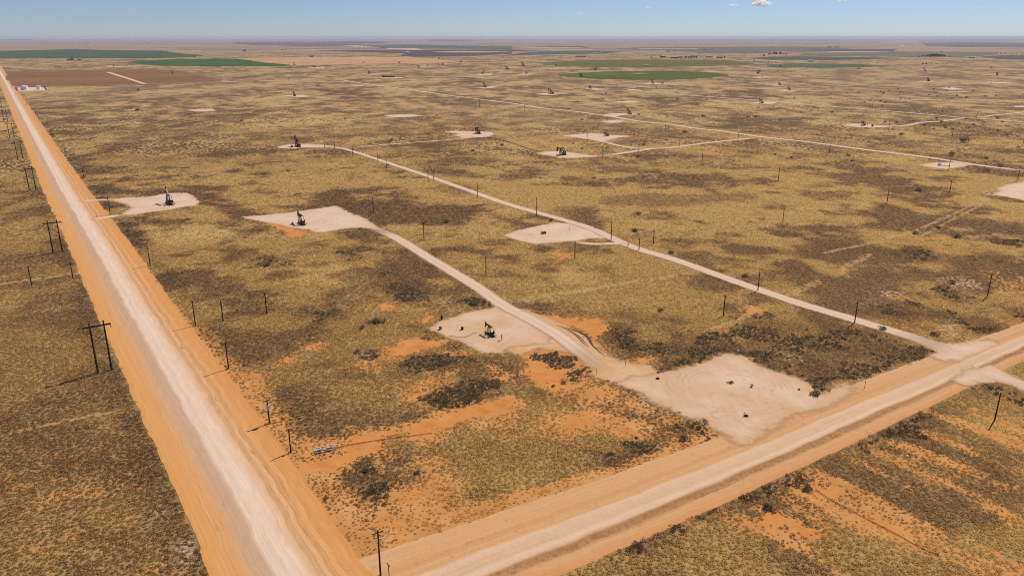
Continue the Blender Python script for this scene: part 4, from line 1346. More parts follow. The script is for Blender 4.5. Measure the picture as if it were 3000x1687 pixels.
    MB().tube((wx, 0, 2.4), (wx, 0, 1.1), .04 * k * k, None, 6).build('polished_rod', M['pale_steel'], root)
    w = MB()
    w.tube((wx, 0, -.05), (wx, 0, 1.15), .16, None, 8); w.tube((wx, 0, .35), (wx, 0, .5), .3, None, 8)
    w.tube((wx - .6, 0, .75), (wx + .7, 0, .75), .09, None, 6); w.tube((wx + .7, 0, .75), (wx + .7, 0, -.05), .09, None, 6)
    w.build('wellhead', M['rust'], root)
    l = MB()
    for s in (-.2, .2):
        l.bar((1.55, s, .3), (top[0] + .36, s, top[2] + .3), .05, .05)
    for i in range(14):
        t = (i + 1) / 15
        x = 1.55 + (top[0] + .36 - 1.55) * t
        z = .3 + (top[2]) * t
        l.bar((x, -.2, z), (x, .2, z), .04, .04)
    l.build('ladder', steel, root)
    if fence:
        f = MB()
        for (a, c) in (((-5.6, -1.9), (-1.4, -1.9)), ((-5.6, 1.9), (-1.4, 1.9)), ((-5.6, -1.9), (-5.6, 1.9))):
            for z in (.55, 1.1):
                f.bar((*a, z), (*c, z), .05, .05)
            for i in range(5):
                t = i / 4
                x, y = a[0] + (c[0] - a[0]) * t, a[1] + (c[1] - a[1]) * t
                f.bar((x, y, 0), (x, y, 1.15), .06, .06)
        f.build('guard_rail', M['rust'], root)
    return root


HA, HB = R(90) - AZ, R(90) - AZC          # math angle of the two grid directions
DIRS = {'N': HA, 'S': HA + math.pi, 'E': HB, 'W': HB + math.pi}
JG = 'pumpjacks standing over the oil field'
JACKS = [  # tile x y  heading  tilt(0 up 1 level 2 down)  scale  label  [steel]
    ('J', 1978, 812, 'N', 1, .67, 'nearest black pumpjack in the middle of the pad with two barrels'),
    ('E', 1700, 1018, 'N', 0, 1.42, 'tall pumpjack with pale topped beam on the pad beside the main road', 'pale'),
    ('F', 450, 1222, 'N', 1, 1.05, 'dark pumpjack on the pad where the middle lease road ends'),
    ('F', 415, 445, 'N', 0, 1.28, 'upright dark green pumpjack on the long narrow north west pad'),
    ('F', 2228, 316, 'N', 2, 1.12, 'pumpjack with lowered head on the pad ending the thin lease road'),
    ('G', 490, 535, 'W', 1, 1.12, 'black pumpjack with level beam on the centre pad joined by a lease road'),
    ('G', 945, 342, 'W', 2, .80, 'reddish pumpjack with drooping head on the triangular north east pad'),
    ('G', 1178, 121, 'N', 0, .95, 'pumpjack on the kite shaped pad touching the long slanting road'),
    ('H', 955, 236, 'W', 1, .92, 'small dark pumpjack on the east pad near a dark box'),
    ('B', 385, 694, 'N', 1, 1.15, 'dark pumpjack on a small pad in the upper left grass'),
    ('B', 2302, 607, 'N', 0, 1.25, 'pumpjack with high head on the pad above the long slanting road'),
    ('C', 388, 674, 'W', 0, 1.35, 'pumpjack facing left on a pad below the lower green circle'),
    ('C', 785, 618, 'N', 2, .95, 'squat dark pumpjack below the left part of the lower green circle'),
    ('C', 1413, 569, 'N', 0, 1.10, 'left of two pumpjacks sharing a pad under the lower green circle'),
    ('C', 1517, 570, 'E', 1, .75, 'right tilted one of two pumpjacks sharing a pad under the lower green circle'),
    ('C', 2505, 768, 'W', 1, 1.05, 'dark pumpjack on a pad beside brush right of centre'),
    ('D', 112, 583, 'N', 0, 1.0, 'left and smaller pumpjack of a pair right of the lower green circle'),
    ('D', 208, 637, 'W', 1, 1.1, 'reddish nearer pumpjack of a pair right of the lower green circle'),
    ('D', 1610, 545, 'W', 1, 1.35, 'wide pumpjack with long level beam on the right plain'),
    ('D', 1572, 443, 'N', 0, 1.25, 'distant pumpjack with raised head just above the wide one'),
    ('D', 2302, 487, 'W', 2, 1.4, 'distant pumpjack alone on the far right plain'),
    ('D', 1820, 613, 'W', 2, .55, 'low dark pumpjack on a thin pad among shrubs at right'),
    ('D', 913, 422, 'E', 1, 1.0, 'distant pumpjack at the lower edge of the far right green field'),
    ('D', 123, 402, 'N', 1, 1.15, 'distant pumpjack at the left end of the far right green field'),
    ('D', 1510, 305, 'N', 0, 1.45, 'far pumpjack left of a dark clump of trees'),
    ('D', 2240, 415, 'N', 1, .9, 'faint far pumpjack on the brown flat at right'),
    ('C', 2480, 465, 'E', 1, 1.5, 'large pumpjack right of the lower green circle'),
    ('C', 2515, 505, 'W', 2, .5, 'low unit on a thin pad right of the lower green circle'),
    ('C', 692, 500, 'N', 1, 1.5, 'pumpjack standing at the left rim of the lower green circle'),
    ('C', 845, 430, 'E', 0, 1.45, 'pumpjack between the two green circles'),
    ('C', 440, 391, 'N', 1, 1.05, 'pumpjack at the left tip of the upper green circle'),
    ('C', 105, 388, 'W', 0, 1.8, 'tall far pumpjack left of the upper green circle'),
    ('C', 142, 468, 'N', 1, 1.15, 'pumpjack left of the lower green circle on a thin pad'),
    ('C', 115, 312, 'N', 1, .9, 'faint far pumpjack high above the left of the upper green circle'),
    ('C', 1402, 315, 'N', 0, 1.4, 'far pumpjack behind the upper green circle left of the farm'),
    ('C', 2435, 340, 'N', 1, 1.2, 'far pumpjack at the right tip of the upper green circle'),
    ('B', 2520, 423, 'W', 1, 1.6, 'far pumpjack with level beam left of the circles'),
    ('B', 2285, 469, 'E', 0, 1.3, 'pumpjack facing right on a thin pad left of the lower circle'),
    ('B', 2066, 353, 'E', 0, 1.2, 'far pumpjack facing right beyond the orange field'),
    ('B', 1880, 380, 'N', 0, 1.2, 'rightmost of three far pumpjacks below the orange field'),
    ('B', 1724, 391, 'N', 1, 1.0, 'middle of three far pumpjacks below the orange field'),
    ('B', 1635, 410, 'W', 0, 1.2, 'leftmost tilted one of three far pumpjacks below the orange field'),
    ('B', 1838, 325, 'N', 1, 1.5, 'far pumpjack at the upper right corner of the orange field'),
    ('B', 1443, 366, 'E', 0, 1.3, 'far pumpjack facing right on the middle of the orange field'),
    ('B', 1083, 362, 'E', 2, .95, 'squat far pumpjack on the left half of the orange field'),
    ('B', 1137, 470, 'N', 1, 1.25, 'blocky pumpjack on a thin pad below the orange field'),
    ('B', 582, 406, 'W', 1, 1.15, 'pumpjack on a thin pad right of the deep green field'),
    ('B', 385, 383, 'N', 0, 1.3, 'pumpjack at the right tip of the deep green field'),
    ('B', 2490, 303, 'N', 1, .9, 'faint far pumpjack on the upper middle plain'),
    ('A', 2520, 349, 'N', 1, 1.15, 'pumpjack in front of the right part of the deep green field'),
    ('A', 1960, 308, 'N', 2, 1.6, 'far pumpjack at the right tip of the blue green field'),
    ('A', 1735, 472, 'N', 0, 1.35, 'pumpjack standing on the brown ploughed field'),
    ('A', 1142, 398, 'N', 0, 1.35, 'pumpjack on the tan strip between the left green fields'),
]
variants = {}
for j, rec in enumerate(JACKS):
    k, x, y, d, tl, sc, lab = rec[:7]
    pale = len(rec) > 7
    p = G(k, x, y)
    far = p[1] > 700
    key = (tl, pale, far)
    if key not in variants:
        variants[key] = make_jack((R(19), R(2), R(-13))[tl], M['steel'], M['pale_steel'] if pale else M['steel'], not far, 1.45 if far else 1.1)
        o = variants[key]
    else:
        o = copy_tree(variants[key])
    zb = .08 + p[1] * 3e-5
    o.location = (p[0], p[1], zb)
    o.rotation_euler = (0, 0, DIRS[d])
    sc *= 1.0 if p[1] < 600 else 1.1
    o.scale = (sc, sc, sc)
    tag(o, lab, 'pumpjack', JG)


# ------------------------------------------------------------------ utility poles
def pole_mesh_tube(mb, h, r0=.19, r1=.12, at=(0, 0)):
    mb.tube((at[0], at[1], -.1), (at[0], at[1], h), r0, r1, 8)


def utility_pole(p, h, rz, arm=2.4, gear=None, label='', group=None, far=False):
    root = empty('utility_pole', (p[0], p[1], 0), rz)
    d = math.hypot(*p)
    th = 1.0 + .15 * min(1, max(0, (d - 250) / 500))
    m = MB(); pole_mesh_tube(m, h, .24 * th, .17 * th); m.build('pole', M['wood'], root)
    if arm:
        MB().box((0, .16, h - .7), (arm, .12, .15)).build('crossarm', M['wood'], root)
        if not far:
            for x in (-arm / 2 + .1, -arm / 6 * .2, arm / 2 - .1):
                MB().tube((x, .16, h - .62), (x, .16, h - .38), .07, .045, 8).build('insulator', M['insul'], root)
            b = MB()
            for s in (-1, 1): b.bar((s * arm * .3, .2, h - .75), (0, .14, h - 1.5), .05, .05)
            b.build('arm_brace', M['wood'], root)
    if gear == 'transformers':
        for x, y in ((.45, -.3), (-.45, -.3), (.0, -.62)):
            t = MB(); t.tube((x, y, h - 3.1), (x, y, h - 2.1), .27, .27, 12); t.tube((x, y, h - 2.1), (x, y, h - 1.95), .27, .12, 12)
            t.tube((x, y, h - 1.95), (x, y, h - 1.7), .05, .04, 6)
            t.build('transformer', M['galv'], root)
    elif gear == 'transformer':
        t = MB(); t.tube((.42, 0, h - 2.6), (.42, 0, h - 1.6), .27, .27, 12); t.tube((.42, 0, h - 1.6), (.42, 0, h - 1.45), .27, .1, 12)
        t.build('transformer', M['galv'], root)
    elif gear == 'box':
        MB().box((.1, -.3, h * .42), (.5, .35, .7)).build('meter_box', M['galv'], root)
    elif gear == 'lamp':
        t = MB(); t.tube((.1, .1, h - 2.2), (1.9, .6, h - 2.9), .075, .075, 8); t.tube((-.5, -.1, h - 1.6), (.1, .1, h - 2.2), .07, .07, 8)
        t.build('metal_bracket', M['galv'], root)
        t = MB()
        for q in (-.5, -.25): t.tube((q * 1.4, -.35, h - 2.6), (q * 1.4, -.35, h - 1.9), .12, .12, 8)
        t.build('cutout_fuse', M['galv'], root)
        MB().bar((-.15, .16, h - .2), (-1.6, 1.3, h + .5), .1, .1).build('second_crossarm', M['wood'], root)
    tag(root, label, 'utility pole', group)
    return root


AR = math.atan2(MN[1], MN[0])       # arm across the main road line
AC = AR + math.pi / 2
UG = 'wooden utility poles over the oil field'
POLES = [  # tile base top  arm  gear  along(main/cross)  label
    ('N', 1058, 1440, 1022, 1060, 2.6, 'lamp', 0, 'nearest tall pole with crossarm and shiny brackets at the bottom of the frame'),
    ('N', 297, 400, 283, 200, 0, 'box', 0, 'bare stub pole with small box left of the white pipe frame'),
    ('N', 115, 152, 92, -57, 2.2, 'transformers', 0, 'pole with crossarm and three silver transformers beside the main road'),
    ('I', 1942, 1103, 1927, 870, 1.2, None, 0, 'pole right of the main road just above the transformer pole'),
    ('I', 1660, 735, 1640, 522, 1.2, None, 0, 'left and nearer of two poles standing abreast by the main road bend in weeds'),
    ('I', 1895, 697, 1887, 520, 0, 'transformer', 0, 'pole with silver transformer standing in the grass right of the roadside line'),
    ('J', 92, 632, 82, 455, .8, 'transformer', 0, 'lone pole with pale top in the open left centre grass'),
    ('I', 1277, 228, 1258, 68, 1.2, None, 0, 'roadside pole casting a shadow on the orange shoulder opposite the left trail'),
    ('E', 1110, 1130, 1088, 950, .9, None, 0, 'pole between the two drives of the roadside pad'),
    ('E', 845, 770, 825, 645, 2.0, None, 0, 'roadside pole with small crossarm above the roadside pad'),
    ('E', 660, 530, 645, 430, 0, None, 0, 'roadside pole second above the roadside pad'),
    ('E', 525, 355, 515, 265, 0, None, 0, 'roadside pole third above the roadside pad'),
    ('E', 425, 215, 418, 150, 0, None, 0, 'roadside pole fourth above the roadside pad'),
    ('E', 385, 160, 376, 92, 0, None, 0, 'roadside pole of a close pair, the lower one'), ('E', 365, 145, 356, 70, 0, None, 0, 'roadside pole of a close pair, the upper one'),
    ('E', 318, 75, 308, 12, 0, None, 0, 'roadside pole above the close pair'), ('A', 270, 790, 265, 730, 0, None, 0, 'far roadside pole well below the white tanks'),
    ('A', 235, 730, 230, 680, 0, None, 0, 'far roadside pole below the white tanks'), ('A', 205, 690, 202, 645, 0, None, 0, 'far roadside pole right below the white tanks'),
    ('A', 125, 600, 121, 550, 0, None, 0, 'far pole between the main road and the white tanks'), ('A', 195, 600, 191, 552, 0, None, 0, 'far pole just left of the larger white tank'),
    ('I', 270, 395, 238, 228, .8, None, 0, 'pole crossed by the thin orange trail left of the main road'),
    ('I', 622, 342, 588, 200, 1.0, None, 0, 'thin pole at the left grass edge of the main road near the orange trail'),
    ('J', 1953, 300, 1953, 148, 1.2, None, 0, 'pole in grass right of the middle lease road'),
    ('F', 1690, 1382, 1688, 1205, 1.0, None, 0, 'pole in open grass between the middle pad and the upper pad'),
    ('F', 1182, 1105, 1182, 950, 1.4, None, 0, 'pole with small crossarm at the right corner of the middle pad'),
    ('F', 2228, 962, 2227, 815, .8, None, 1, 'pole left of the straight lease road above the upper pad'),
    ('G', 247, 1150, 250, 957, .8, None, 1, 'pole at the upper corner of the upper pad beside the lease road'),
    ('G', 997, 1390, 1000, 1190, 0, 'box', 1, 'pole at the right tip of the upper pad'),
    ('K', 1078, 96, 1083, -8, 1.0, None, 1, 'pole on the lower side of the lease road right of the upper pad'),
    ('G', 1422, 1430, 1430, 1278, .8, None, 1, 'thin pole in grass behind the lease road right of the upper pad'),
    ('K', 533, 160, 537, 18, 2.0, None, 1, 'pole with crossarm over red soil below the upper pad'),
    ('K', 985, 66, 985, 33, 0, None, 1, 'short marker post at the end of the narrow loop road'),
    ('K', 2088, 437, 2109, 278, 1.6, 'box', 1, 'pole with small fittings on the edge of the straight lease road'),
    ('K', 1795, 655, 1815, 474, 2.2, None, 1, 'pole with crossarm between the thicket and the lease road'),
    ('L', 735, 712, 760, 533, 1.0, None, 1, 'leaning looking pole at the lower stretch of the straight lease road'),
    ('L', 1863, 485, 1886, 288, 2.0, None, 1, 'pole with crossarm in pale grass at the right'),
    ('Q', 1925, 125, 1977 - 0, -109, 2.2, None, 1, 'pole with crossarm in the lower right field below the cross road'),
    ('F', 1733, 802, 1732, 672, .8, None, 1, 'left one of two poles abreast halfway up the straight lease road'),
    ('F', 1785, 785, 1783, 700, 0, None, 1, 'right shorter one of two poles abreast halfway up the straight lease road'),
    ('F', 1313, 665, 1312, 540, .8, None, 1, 'right one of the two upper poles beside the straight lease road'),
    ('F', 1227, 607, 1225, 525, 0, None, 1, 'left shorter one of the two upper poles beside the straight lease road'),
    ('F', 975, 550, 970, 435, .8, None, 1, 'pole at the fork near the north west pad'),
    ('F', 690, 460, 687, 358, .8, None, 1, 'pole on the north west pad right of the pumpjack'), ('F', 792, 470, 790, 390, 0, None, 1, 'thin pole at the right end of the north west pad'),
    ('G', 755, 398, 760, 298, .8, 'transformer', 1, 'pole with transformer on the triangular north east pad'), ('G', 912, 545, 910, 455, .8, 'transformer', 1, 'pole with transformer at the right end of the centre pad'),
    ('G', 1275, 505, 1278, 398, 0, None, 1, 'pole in grass where the two far lease roads converge'), ('G', 1680, 460, 1680, 372, 0, None, 1, 'pole beside the lease road leading to the far junction'),
    ('G', 1910, 635, 1914, 520, .8, None, 1, 'lone pole in open grass right of the centre pad'), ('G', 1542, 285, 1547, 220, 1.0, None, 1, 'pole below the long slanting road with a bush at its foot'),
    ('G', 2273, 385, 2277, 302, 0, None, 1, 'pole left of the far road junction'), ('G', 413, 133, 415, 65, 0, None, 1, 'pole below the long slanting road, upper middle'), ('G', 127, 90, 128, 30, 1.4, None, 1, 'pole with crossarm below the long slanting road, far left part'),
    ('G', 955, 205, 955, 150, .8, 'transformer', 1, 'pole on the small pad beneath the kite shaped pad'),
    ('H', 615, 520, 630, 425, .8, None, 1, 'pole below the slanting road in the right half'), ('H', 103, 790, 113, 655, .8, None, 1, 'lone pole in the brown grass, upper of two in a column'), ('H', 148, 1205, 160, 1060, .8, None, 1, 'lone pole in the brown grass, lower of two in a column'),
    ('H', 1195, 1020, 1210, 885, 1.4, None, 1, 'pole with crossarm in the right centre grass'), ('H', 1828, 905, 1842, 780, 1.4, None, 1, 'pole with crossarm left of the edge pad'), ('H', 2512, 783, 2535, 648, 1.6, None, 1, 'pole with crossarm above the edge pad'),
    ('H', 1818, 680, 1832, 580, .8, None, 1, 'pole on the wellhead pad at right'), ('H', 1850, 355, 1860, 275, 1.8, None, 1, 'pole with crossarm in open grass at upper right'), ('H', 1213, 278, 1222, 185, 2.4, None, 1, 'pole with crossarm at the right end of the east pad'),
    ('H', 2100, 155, 2107, 90, 1.4, None, 1, 'pole at the far right road crossing'), ('H', 1747, 130, 1757, 55, 1.2, None, 1, 'pole left of the far right road crossing'), ('H', 2562, 442, 2572, 350, 0, None, 1, 'pole at the right edge of the picture'),
    ('D', 432, 783, 436, 725, 3.0, None, 1, 'far pole with wide crossarm beside the right slanting road'), ('D', 1045, 830, 1046, 772, 0, None, 1, 'far pole on the right slanting road'),
]
for rec in POLES:
    k, x, y, tx, ty, arm, gear, row, lab = rec
    p = G(k, x, y)
    h = height_at(p, k, tx, ty)
    h = max(1.5 if 'post' in lab else 6.0, min(12.8, h))
    utility_pole(p, h, (AR if row == 0 else AC) , arm, gear, lab, UG, p[1] > 480)
FARP = [
    ('pole of the far line along the long slanting road', 'B 1728,655,613 2003,690,650 1995,740,690 2058,745,700 2293,735,688 2250,793,728'),
    ('thin far pole in the grass left of the long slanting road', 'B 493,588,545 480,588,548 620,595,565 633,595,563 327,548,508 228,535,505 143,520,490'),
    ('thin far pole on the tan plain below the orange field', 'B 1540,577,540 1965,560,517 1338,500,470 1483,507,473 1072,520,488 903,465,440 825,408,385 712,430,408 700,430,408 470,382,358 758,460,425'),
    ('faint far pole along the orange field', 'B 1186,385,360 950,375,345 1300,300,275 650,300,268 290,308,275 1565,395,372 2338,385,360 2390,385,360 2360,385,362'),
    ('thin far pole below the lower green circle', 'C 2010,695,648 1455,630,585 1265,632,590 1207,605,560 1050,612,570 1842,570,528'),
    ('faint far pole around the two green circles', 'C 2122,460,412 1915,443,415 2220,530,505 370,430,388 285,410,380 645,430,405 268,465,440 310,485,460 480,497,463 1298,420,390 1090,440,415 1405,440,405 540,385,358'),
    ('faint far pole on the right plain', 'D 97,448,400 265,432,408 392,432,398 733,425,395 1265,420,395 335,490,465 347,490,465 1718,558,528 2243,575,538 2033,500,478 1757,850,810 1985,600,570'),
    ('thin far pole on the ploughed field', 'A 840,590,548 1425,560,520 1905,465,438 2320,468,435 1955,535,500 2465,550,515 352,600,570 2565,500,468'),
    ('faint far pole before the blue green field', 'A 943,315,275 1467,312,275 1240,385,358 385,318,285 820,338,318 1022,300,270 2195,240,222 1908,245,228'),
]
proto = {}
for lab, t in FARP:
    k, rest = t.split(' ', 1)
    for w in rest.split():
        x, y, ty = [float(q) for q in w.split(',')]
        p = G(k, x, y)
        h = max(7.0, min(13.0, height_at(p, k, x, ty)))
        if not proto:
            m = MB(); pole_mesh_tube(m, 1.0, .29 / 10, .24 / 10)
            m.box((0, .02, .93), (.2, .012, .015))
            # unit mesh; scaled to each pole's height
            proto['m'] = m.build('utility_pole', M['wood'])
            o = proto['m']
        else:
            o = proto['m'].copy(); COL.objects.link(o)
        o.location = (p[0], p[1], 0)
        o.scale = (h * 1.1, h * 1.1, h)
        o.rotation_euler = (0, 0, AC)
        tag(o, lab, 'utility pole', lab + 's')


def h_frame(p, q, h, label):
    a, b = Vector((*p, 0)), Vector((*q, 0))
    c = (a + b) / 2
    d = b - a
    w = d.length / 2
    root = empty('transmission_pole', c, math.atan2(d.y, d.x))
    for s in (-1, 1):
        m = MB(); pole_mesh_tube(m, h, .36, .25, (s * w, 0)); m.build('pole', M['wood'], root)
    MB().box((0, .26, h - 1.7), (w * 4.0, .34, .50)).build('crossarm', M['wood'], root)
    x = MB()
    x.bar((-w, .05, h - 4.0), (w, .05, h - 7.6), .15, .15); x.bar((w, -.1, h - 4.0), (-w, -.1, h - 7.6), .15, .15)
    x.build('cross_brace', M['wood'], root)
    for s in (-1, 0, 1):
        t = MB(); t.tube((s * (w * 2 - .15), .26, h - 1.85), (s * (w * 2 - .15), .26, h - 3.0), .12, .12, 8)
        t.build('insulator', M['insul'], root)
    tag(root, label, 'power pole', 'H frame transmission poles left of the main road')


for bl, br_, tp, lab in (
    (('I', 836, 1135), ('I', 948, 1110), ('I', 762, 712), 'nearest twin legged wooden power pole casting a long shadow left of the road'),
    (('I', 455, 122), ('I', 528, 106), ('E', 478, 1190), 'second twin legged power pole from the near end, above a grass shadow'),
    (('E', 297, 890), ('E', 363, 880), ('E', 258, 652), 'third twin legged power pole from the near end, beside the thin orange side track'),
    (('E', 180, 578), ('E', 235, 577), ('E', 150, 385), 'fourth twin legged power pole from the near end'),
    (('E', 100, 365), ('E', 145, 362), ('E', 72, 200), 'fifth twin legged power pole, beside the bright green field corner'),
    (('E', 43, 212), ('E', 82, 208), ('E', 18, 20), 'sixth twin legged power pole, crossing the pale side road'),
    (('E', -8, 105), ('E', 31, 101), ('A', -28, 745), 'farthest twin legged power pole, cut by the left edge'),
):
    p, q = G(*bl), G(*br_)
    h = height_at(p, *tp)
    d = Vector((q[0] - p[0], q[1] - p[1]))
    # legs stand square across the line, about four and a half metres apart
    c = Vector(((p[0] + q[0]) / 2, (p[1] + q[1]) / 2))
    n = Vector(MN) * 2.15
    hx = max(16.0, min(18.5, h))
    h_frame(c - n, c + n, hx, lab)
for k, x, y, ty, lab in (('E', 107, 132, 35, 'lower short pole on the left grass edge of the main road'), ('E', 88, 97, 42, 'middle short pole on the left edge of the main road'), ('A', 57, 805, 765, 'upper short pole on the left edge of the main road')):
    p = G(k, x, y)
    utility_pole(p, max(7, min(11, height_at(p, k, x, ty))), AR, 0, None, lab, UG, True)


# ------------------------------------------------------------------ small things on the pads
def one(mb, name, mat, p, rz, label, cat, group=None, z=.06):
    o = mb.build(name, mat)
    o.location = (p[0], p[1], z)
    o.rotation_euler = (0, 0, rz)
    return tag(o, label, cat, group)


def drum(p, r, h, mat, label):
    root = empty('barrel', (p[0], p[1], .06))
    m = MB(); m.tube((0, 0, 0), (0, 0, h), r, r, 16)
    for z in (.33, .66): m.tube((0, 0, h * z - .02), (0, 0, h * z + .02), r * 1.05, r * 1.05, 16)
    m.build('body', mat, root)
    m = MB(); m.tube((0, 0, h), (0, 0, h + .05), r * .92, r * .92, 16); m.tube((r * .5, 0, h + .05), (r * .5, 0, h + .1), .06, .06, 8)
    m.build('lid', M['pale_steel'], root)
    return tag(root, label, 'barrel')


drum(G('J', 1567, 768), .62, 1.3, M['blue'], 'pale blue barrel at the left end of the nearest pad')
drum(G('J', 1752, 770), .52, 1.25, M['rust'], 'rusty dark drum between the blue barrel and the nearest pumpjack')
p = G('J', 1577, 684)
one(MB().tube((0, 0, 0), (0, 0, 1.7), .45, .45, 12).tube((0, 0, 1.7), (0, 0, 1.9), .45, .2, 12), 'barrel', M['steel'], p, 0, 'dark drum standing in weeds above the blue barrel', 'barrel')


def panel_post(p, h, label):
    root = empty('control_post', (p[0], p[1], .06), AC)
    MB().tube((0, 0, 0), (0, 0, h), .13, .11, 8).build('post', M['wood'], root)
    MB().box((.3, 0, h * .62), (.42, .3, .75)).build('switch_box', M['galv'], root)
    MB().box((.26, 0, h * .30), (.3, .2, .4)).build('junction_box', M['galv'], root)
    return tag(root, label, 'control post')


panel_post(G('J', 2088, 860), 2.6, 'dark post with grey switch box right of the nearest pumpjack')
panel_post(G('E', 1733, 1045), 3.0, 'switch post on the roadside pad beside the tall pumpjack')
panel_post(G('F', 492, 1240), 2.4, 'switch post right of the pumpjack on the middle pad')
panel_post(G('H', 1001, 240), 2.6, 'switch post right of the pumpjack on the east pad')


def vessel(p, rz, L, r, mat, label, cat='equipment', z0=.4):
    root = empty('horizontal_vessel', (p[0], p[1], .06), rz)
    m = MB(); m.tube((-L / 2, 0, z0 + r), (L / 2, 0, z0 + r), r, r, 14)
    m.tube((-L / 2 - r * .35, 0, z0 + r), (-L / 2, 0, z0 + r), r * .6, r, 14); m.tube((L / 2, 0, z0 + r), (L / 2 + r * .35, 0, z0 + r), r, r * .6, 14)
    m.build('shell', mat, root)
    for s in (-1, 1): MB().box((s * L * .3, 0, z0 * .6), (.25, r * 1.6, z0 * 1.4)).build('saddle', M['steel'], root)
    MB().tube((0, 0, z0 + r * 2), (0, 0, z0 + r * 2 + .4), .1, .1, 8).build('nozzle', M['steel'], root)
    return tag(root, label, cat)


def cabinet(p, rz, s, mat, label, cat):
    root = empty('equipment_cabinet', (p[0], p[1], .06), rz)
    MB().box((0, 0, s[2] / 2 + .1), s).build('body', mat, root, .04)
    MB().box((0, 0, .05), (s[0] * 1.15, s[1] * 1.15, .1)).build('plinth', M['pale_steel'], root)
    MB().box((0, -s[1] / 2 - .03, s[2] * .55), (s[0] * .8, .05, s[2] * .75)).build('door', mat, root)
    MB().box((0, 0, s[2] + .16), (s[0] * 1.08, s[1] * 1.08, .1)).build('lid', mat, root)
    return tag(root, label, cat)


def wellhead(p, label, s=1.0, horse=False):
    root = empty('wellhead', (p[0], p[1], .06), AC, s)
    m = MB(); m.tube((0, 0, 0), (0, 0, 1.3), .17, .17, 8); m.tube((0, 0, .3), (0, 0, .45), .34, .34, 10); m.tube((0, 0, .95), (0, 0, 1.08), .3, .3, 10)
    m.build('casing', M['pale_steel'] if horse else M['rust'], root)
    m = MB(); m.tube((-.7, 0, .7), (.7, 0, .7), .09, .09, 8); m.tube((.7, 0, .7), (.7, 0, 0), .09, .09, 8)
    m.build('flow_line', M['pale_steel'], root)
    m = MB(); m.tube((0, -.25, .7), (0, -.5, .7), .03, .03, 6); m.tube((0, -.5, .7), (0, -.54, .7), .22, .22, 12)
    m.build('valve_wheel', M['rust'], root)
    return tag(root, label, 'wellhead')


wellhead(G('G', 300, 1322), 'slim wellhead left of the dark unit on the upper pad', 1.2)
vessel(G('G', 324, 1326), R(20), 2.2, .55, M['rust'], 'dark rusty vessel beside the wellhead on the upper pad', 'vessel')
wellhead(G('K', 2035, 1258), 'pale pipe wellhead on the right half of the empty corner pad', 1.0, True)
p = G('G', 580, 1282)
root = empty('vent_pipe', (*p, .06), AC)
MB().tube((0, 0, 0), (0, 0, 2.6), .09, .09, 8).build('pipe', M['galv'], root)
MB().tube((-.25, 0, 2.5), (.35, 0, 2.7), .14, .14, 8).build('cap', M['galv'], root)
MB().box((0, 0, .15), (.5, .5, .3)).build('footing', M['pale_steel'], root)
tag(root, 'silver vent pipe with capped top on the right of the upper pad', 'pipe')
cabinet(G('H', 1050, 244), AC, (2.0, 1.6, 2.2), M['steel'], 'dark equipment box right of the pumpjack on the east pad', 'cabinet')
cabinet(G('F', 362, 455), AC, (2.0, 1.4, 2.0), M['rust'], 'dark box left of the pumpjack on the north west pad', 'cabinet')
cabinet(G('F', 368, 1230), AC, (1.2, 1.0, 1.2), M['blue'], 'small dark blue box left of the pumpjack on the middle pad', 'cabinet')
vessel(G('H', 1780, 640), AC + .5, 8.0, .35, M['galv'], 'long grey pipe spool lying on the wellhead pad at right', 'vessel', .2)
cabinet(G('H', 1723, 636), AC, (2.2, 2.0, 2.2), M['galv'], 'pale box at the left end of the pipe on the wellhead pad', 'cabinet')
vessel(G('B', 1300, 506), R(3), 17, 1.7, M['steel'], 'left one of two low dark vessels on a far thin pad', 'vessel')
vessel(G('B', 1360, 506), R(3), 20, 1.6, M['steel'], 'right longer one of two low dark vessels on a far thin pad', 'vessel')


def ring_tyre(p, R0, r, label):
    V, F = [], []
    a, c = 20, 8
    for i in range(a):
        for j in range(c):
            t, f = 2 * math.pi * i / a, 2 * math.pi * j / c
            V.append(((R0 + r * math.cos(f)) * math.cos(t), (R0 + r * math.cos(f)) * math.sin(t), r + r * math.sin(f)))
            F.append((i * c + j, ((i + 1) % a) * c + j, ((i + 1) % a) * c + (j + 1) % c, i * c + (j + 1) % c))
    o = mesh_obj('tyre', V, F, M['tyre'], None, None, True)
    o.location = (p[0], p[1], .06)
    return tag(o, label, 'tyre')


ring_tyre(G('K', 1237, 1188), .5, .2, 'old black tyre lying at the left end of the corner pad')
ring_tyre(G('O', 1987, 94), .5, .22, 'old black tyre lying near the lower edge of the corner pad')
for k, x, y, h, lab in (('K', 715, 1158, 2.2, 'thin leaning marker post on orange soil by the lease road'), ('K', 960, 1085, 1.8, 'thin marker post right of the lease road bend'),
                        ('L', 818, 1270, 2.4, 'thin reddish marker post on the verge of the cross road'), ('O', 1966, 98, 1.4, 'thin rod beside the tyre on the corner pad'),
                        ('N', 750, 300, 1.9, 'dark capped post in grass right of the white pipe frame')):
    p = G(k, x, y)
    root = empty('marker_post', (*p, 0), .4)
    MB().tube((0, 0, -.1), (.12, 0, h), .07, .06, 6).build('post', M['rust'], root)
    MB().box((.12, 0, h), (.22, .14, .3)).build('cap', M['rust'], root)
    tag(root, lab, 'post')
p = G('N', 1130, 1449)
root = empty('sign_post', (*p, 0), AC)
MB().tube((0, 0, -.1), (0, 0, 3.0), .09, .08, 6).build('post', M['wood'], root)
MB().box((.0, 0, 2.9), (1.3, .08, .28)).build('crossbar', M['wood'], root)
tag(root, 'short dark post with a crossbar right of the nearest pole', 'post')
p = G('N', 1137, 1060)
root = empty('marker_post', (*p, 0), AC)
MB().tube((0, 0, -.1), (0, 0, 1.3), .10, .10, 8).build('post', M['white'], root)
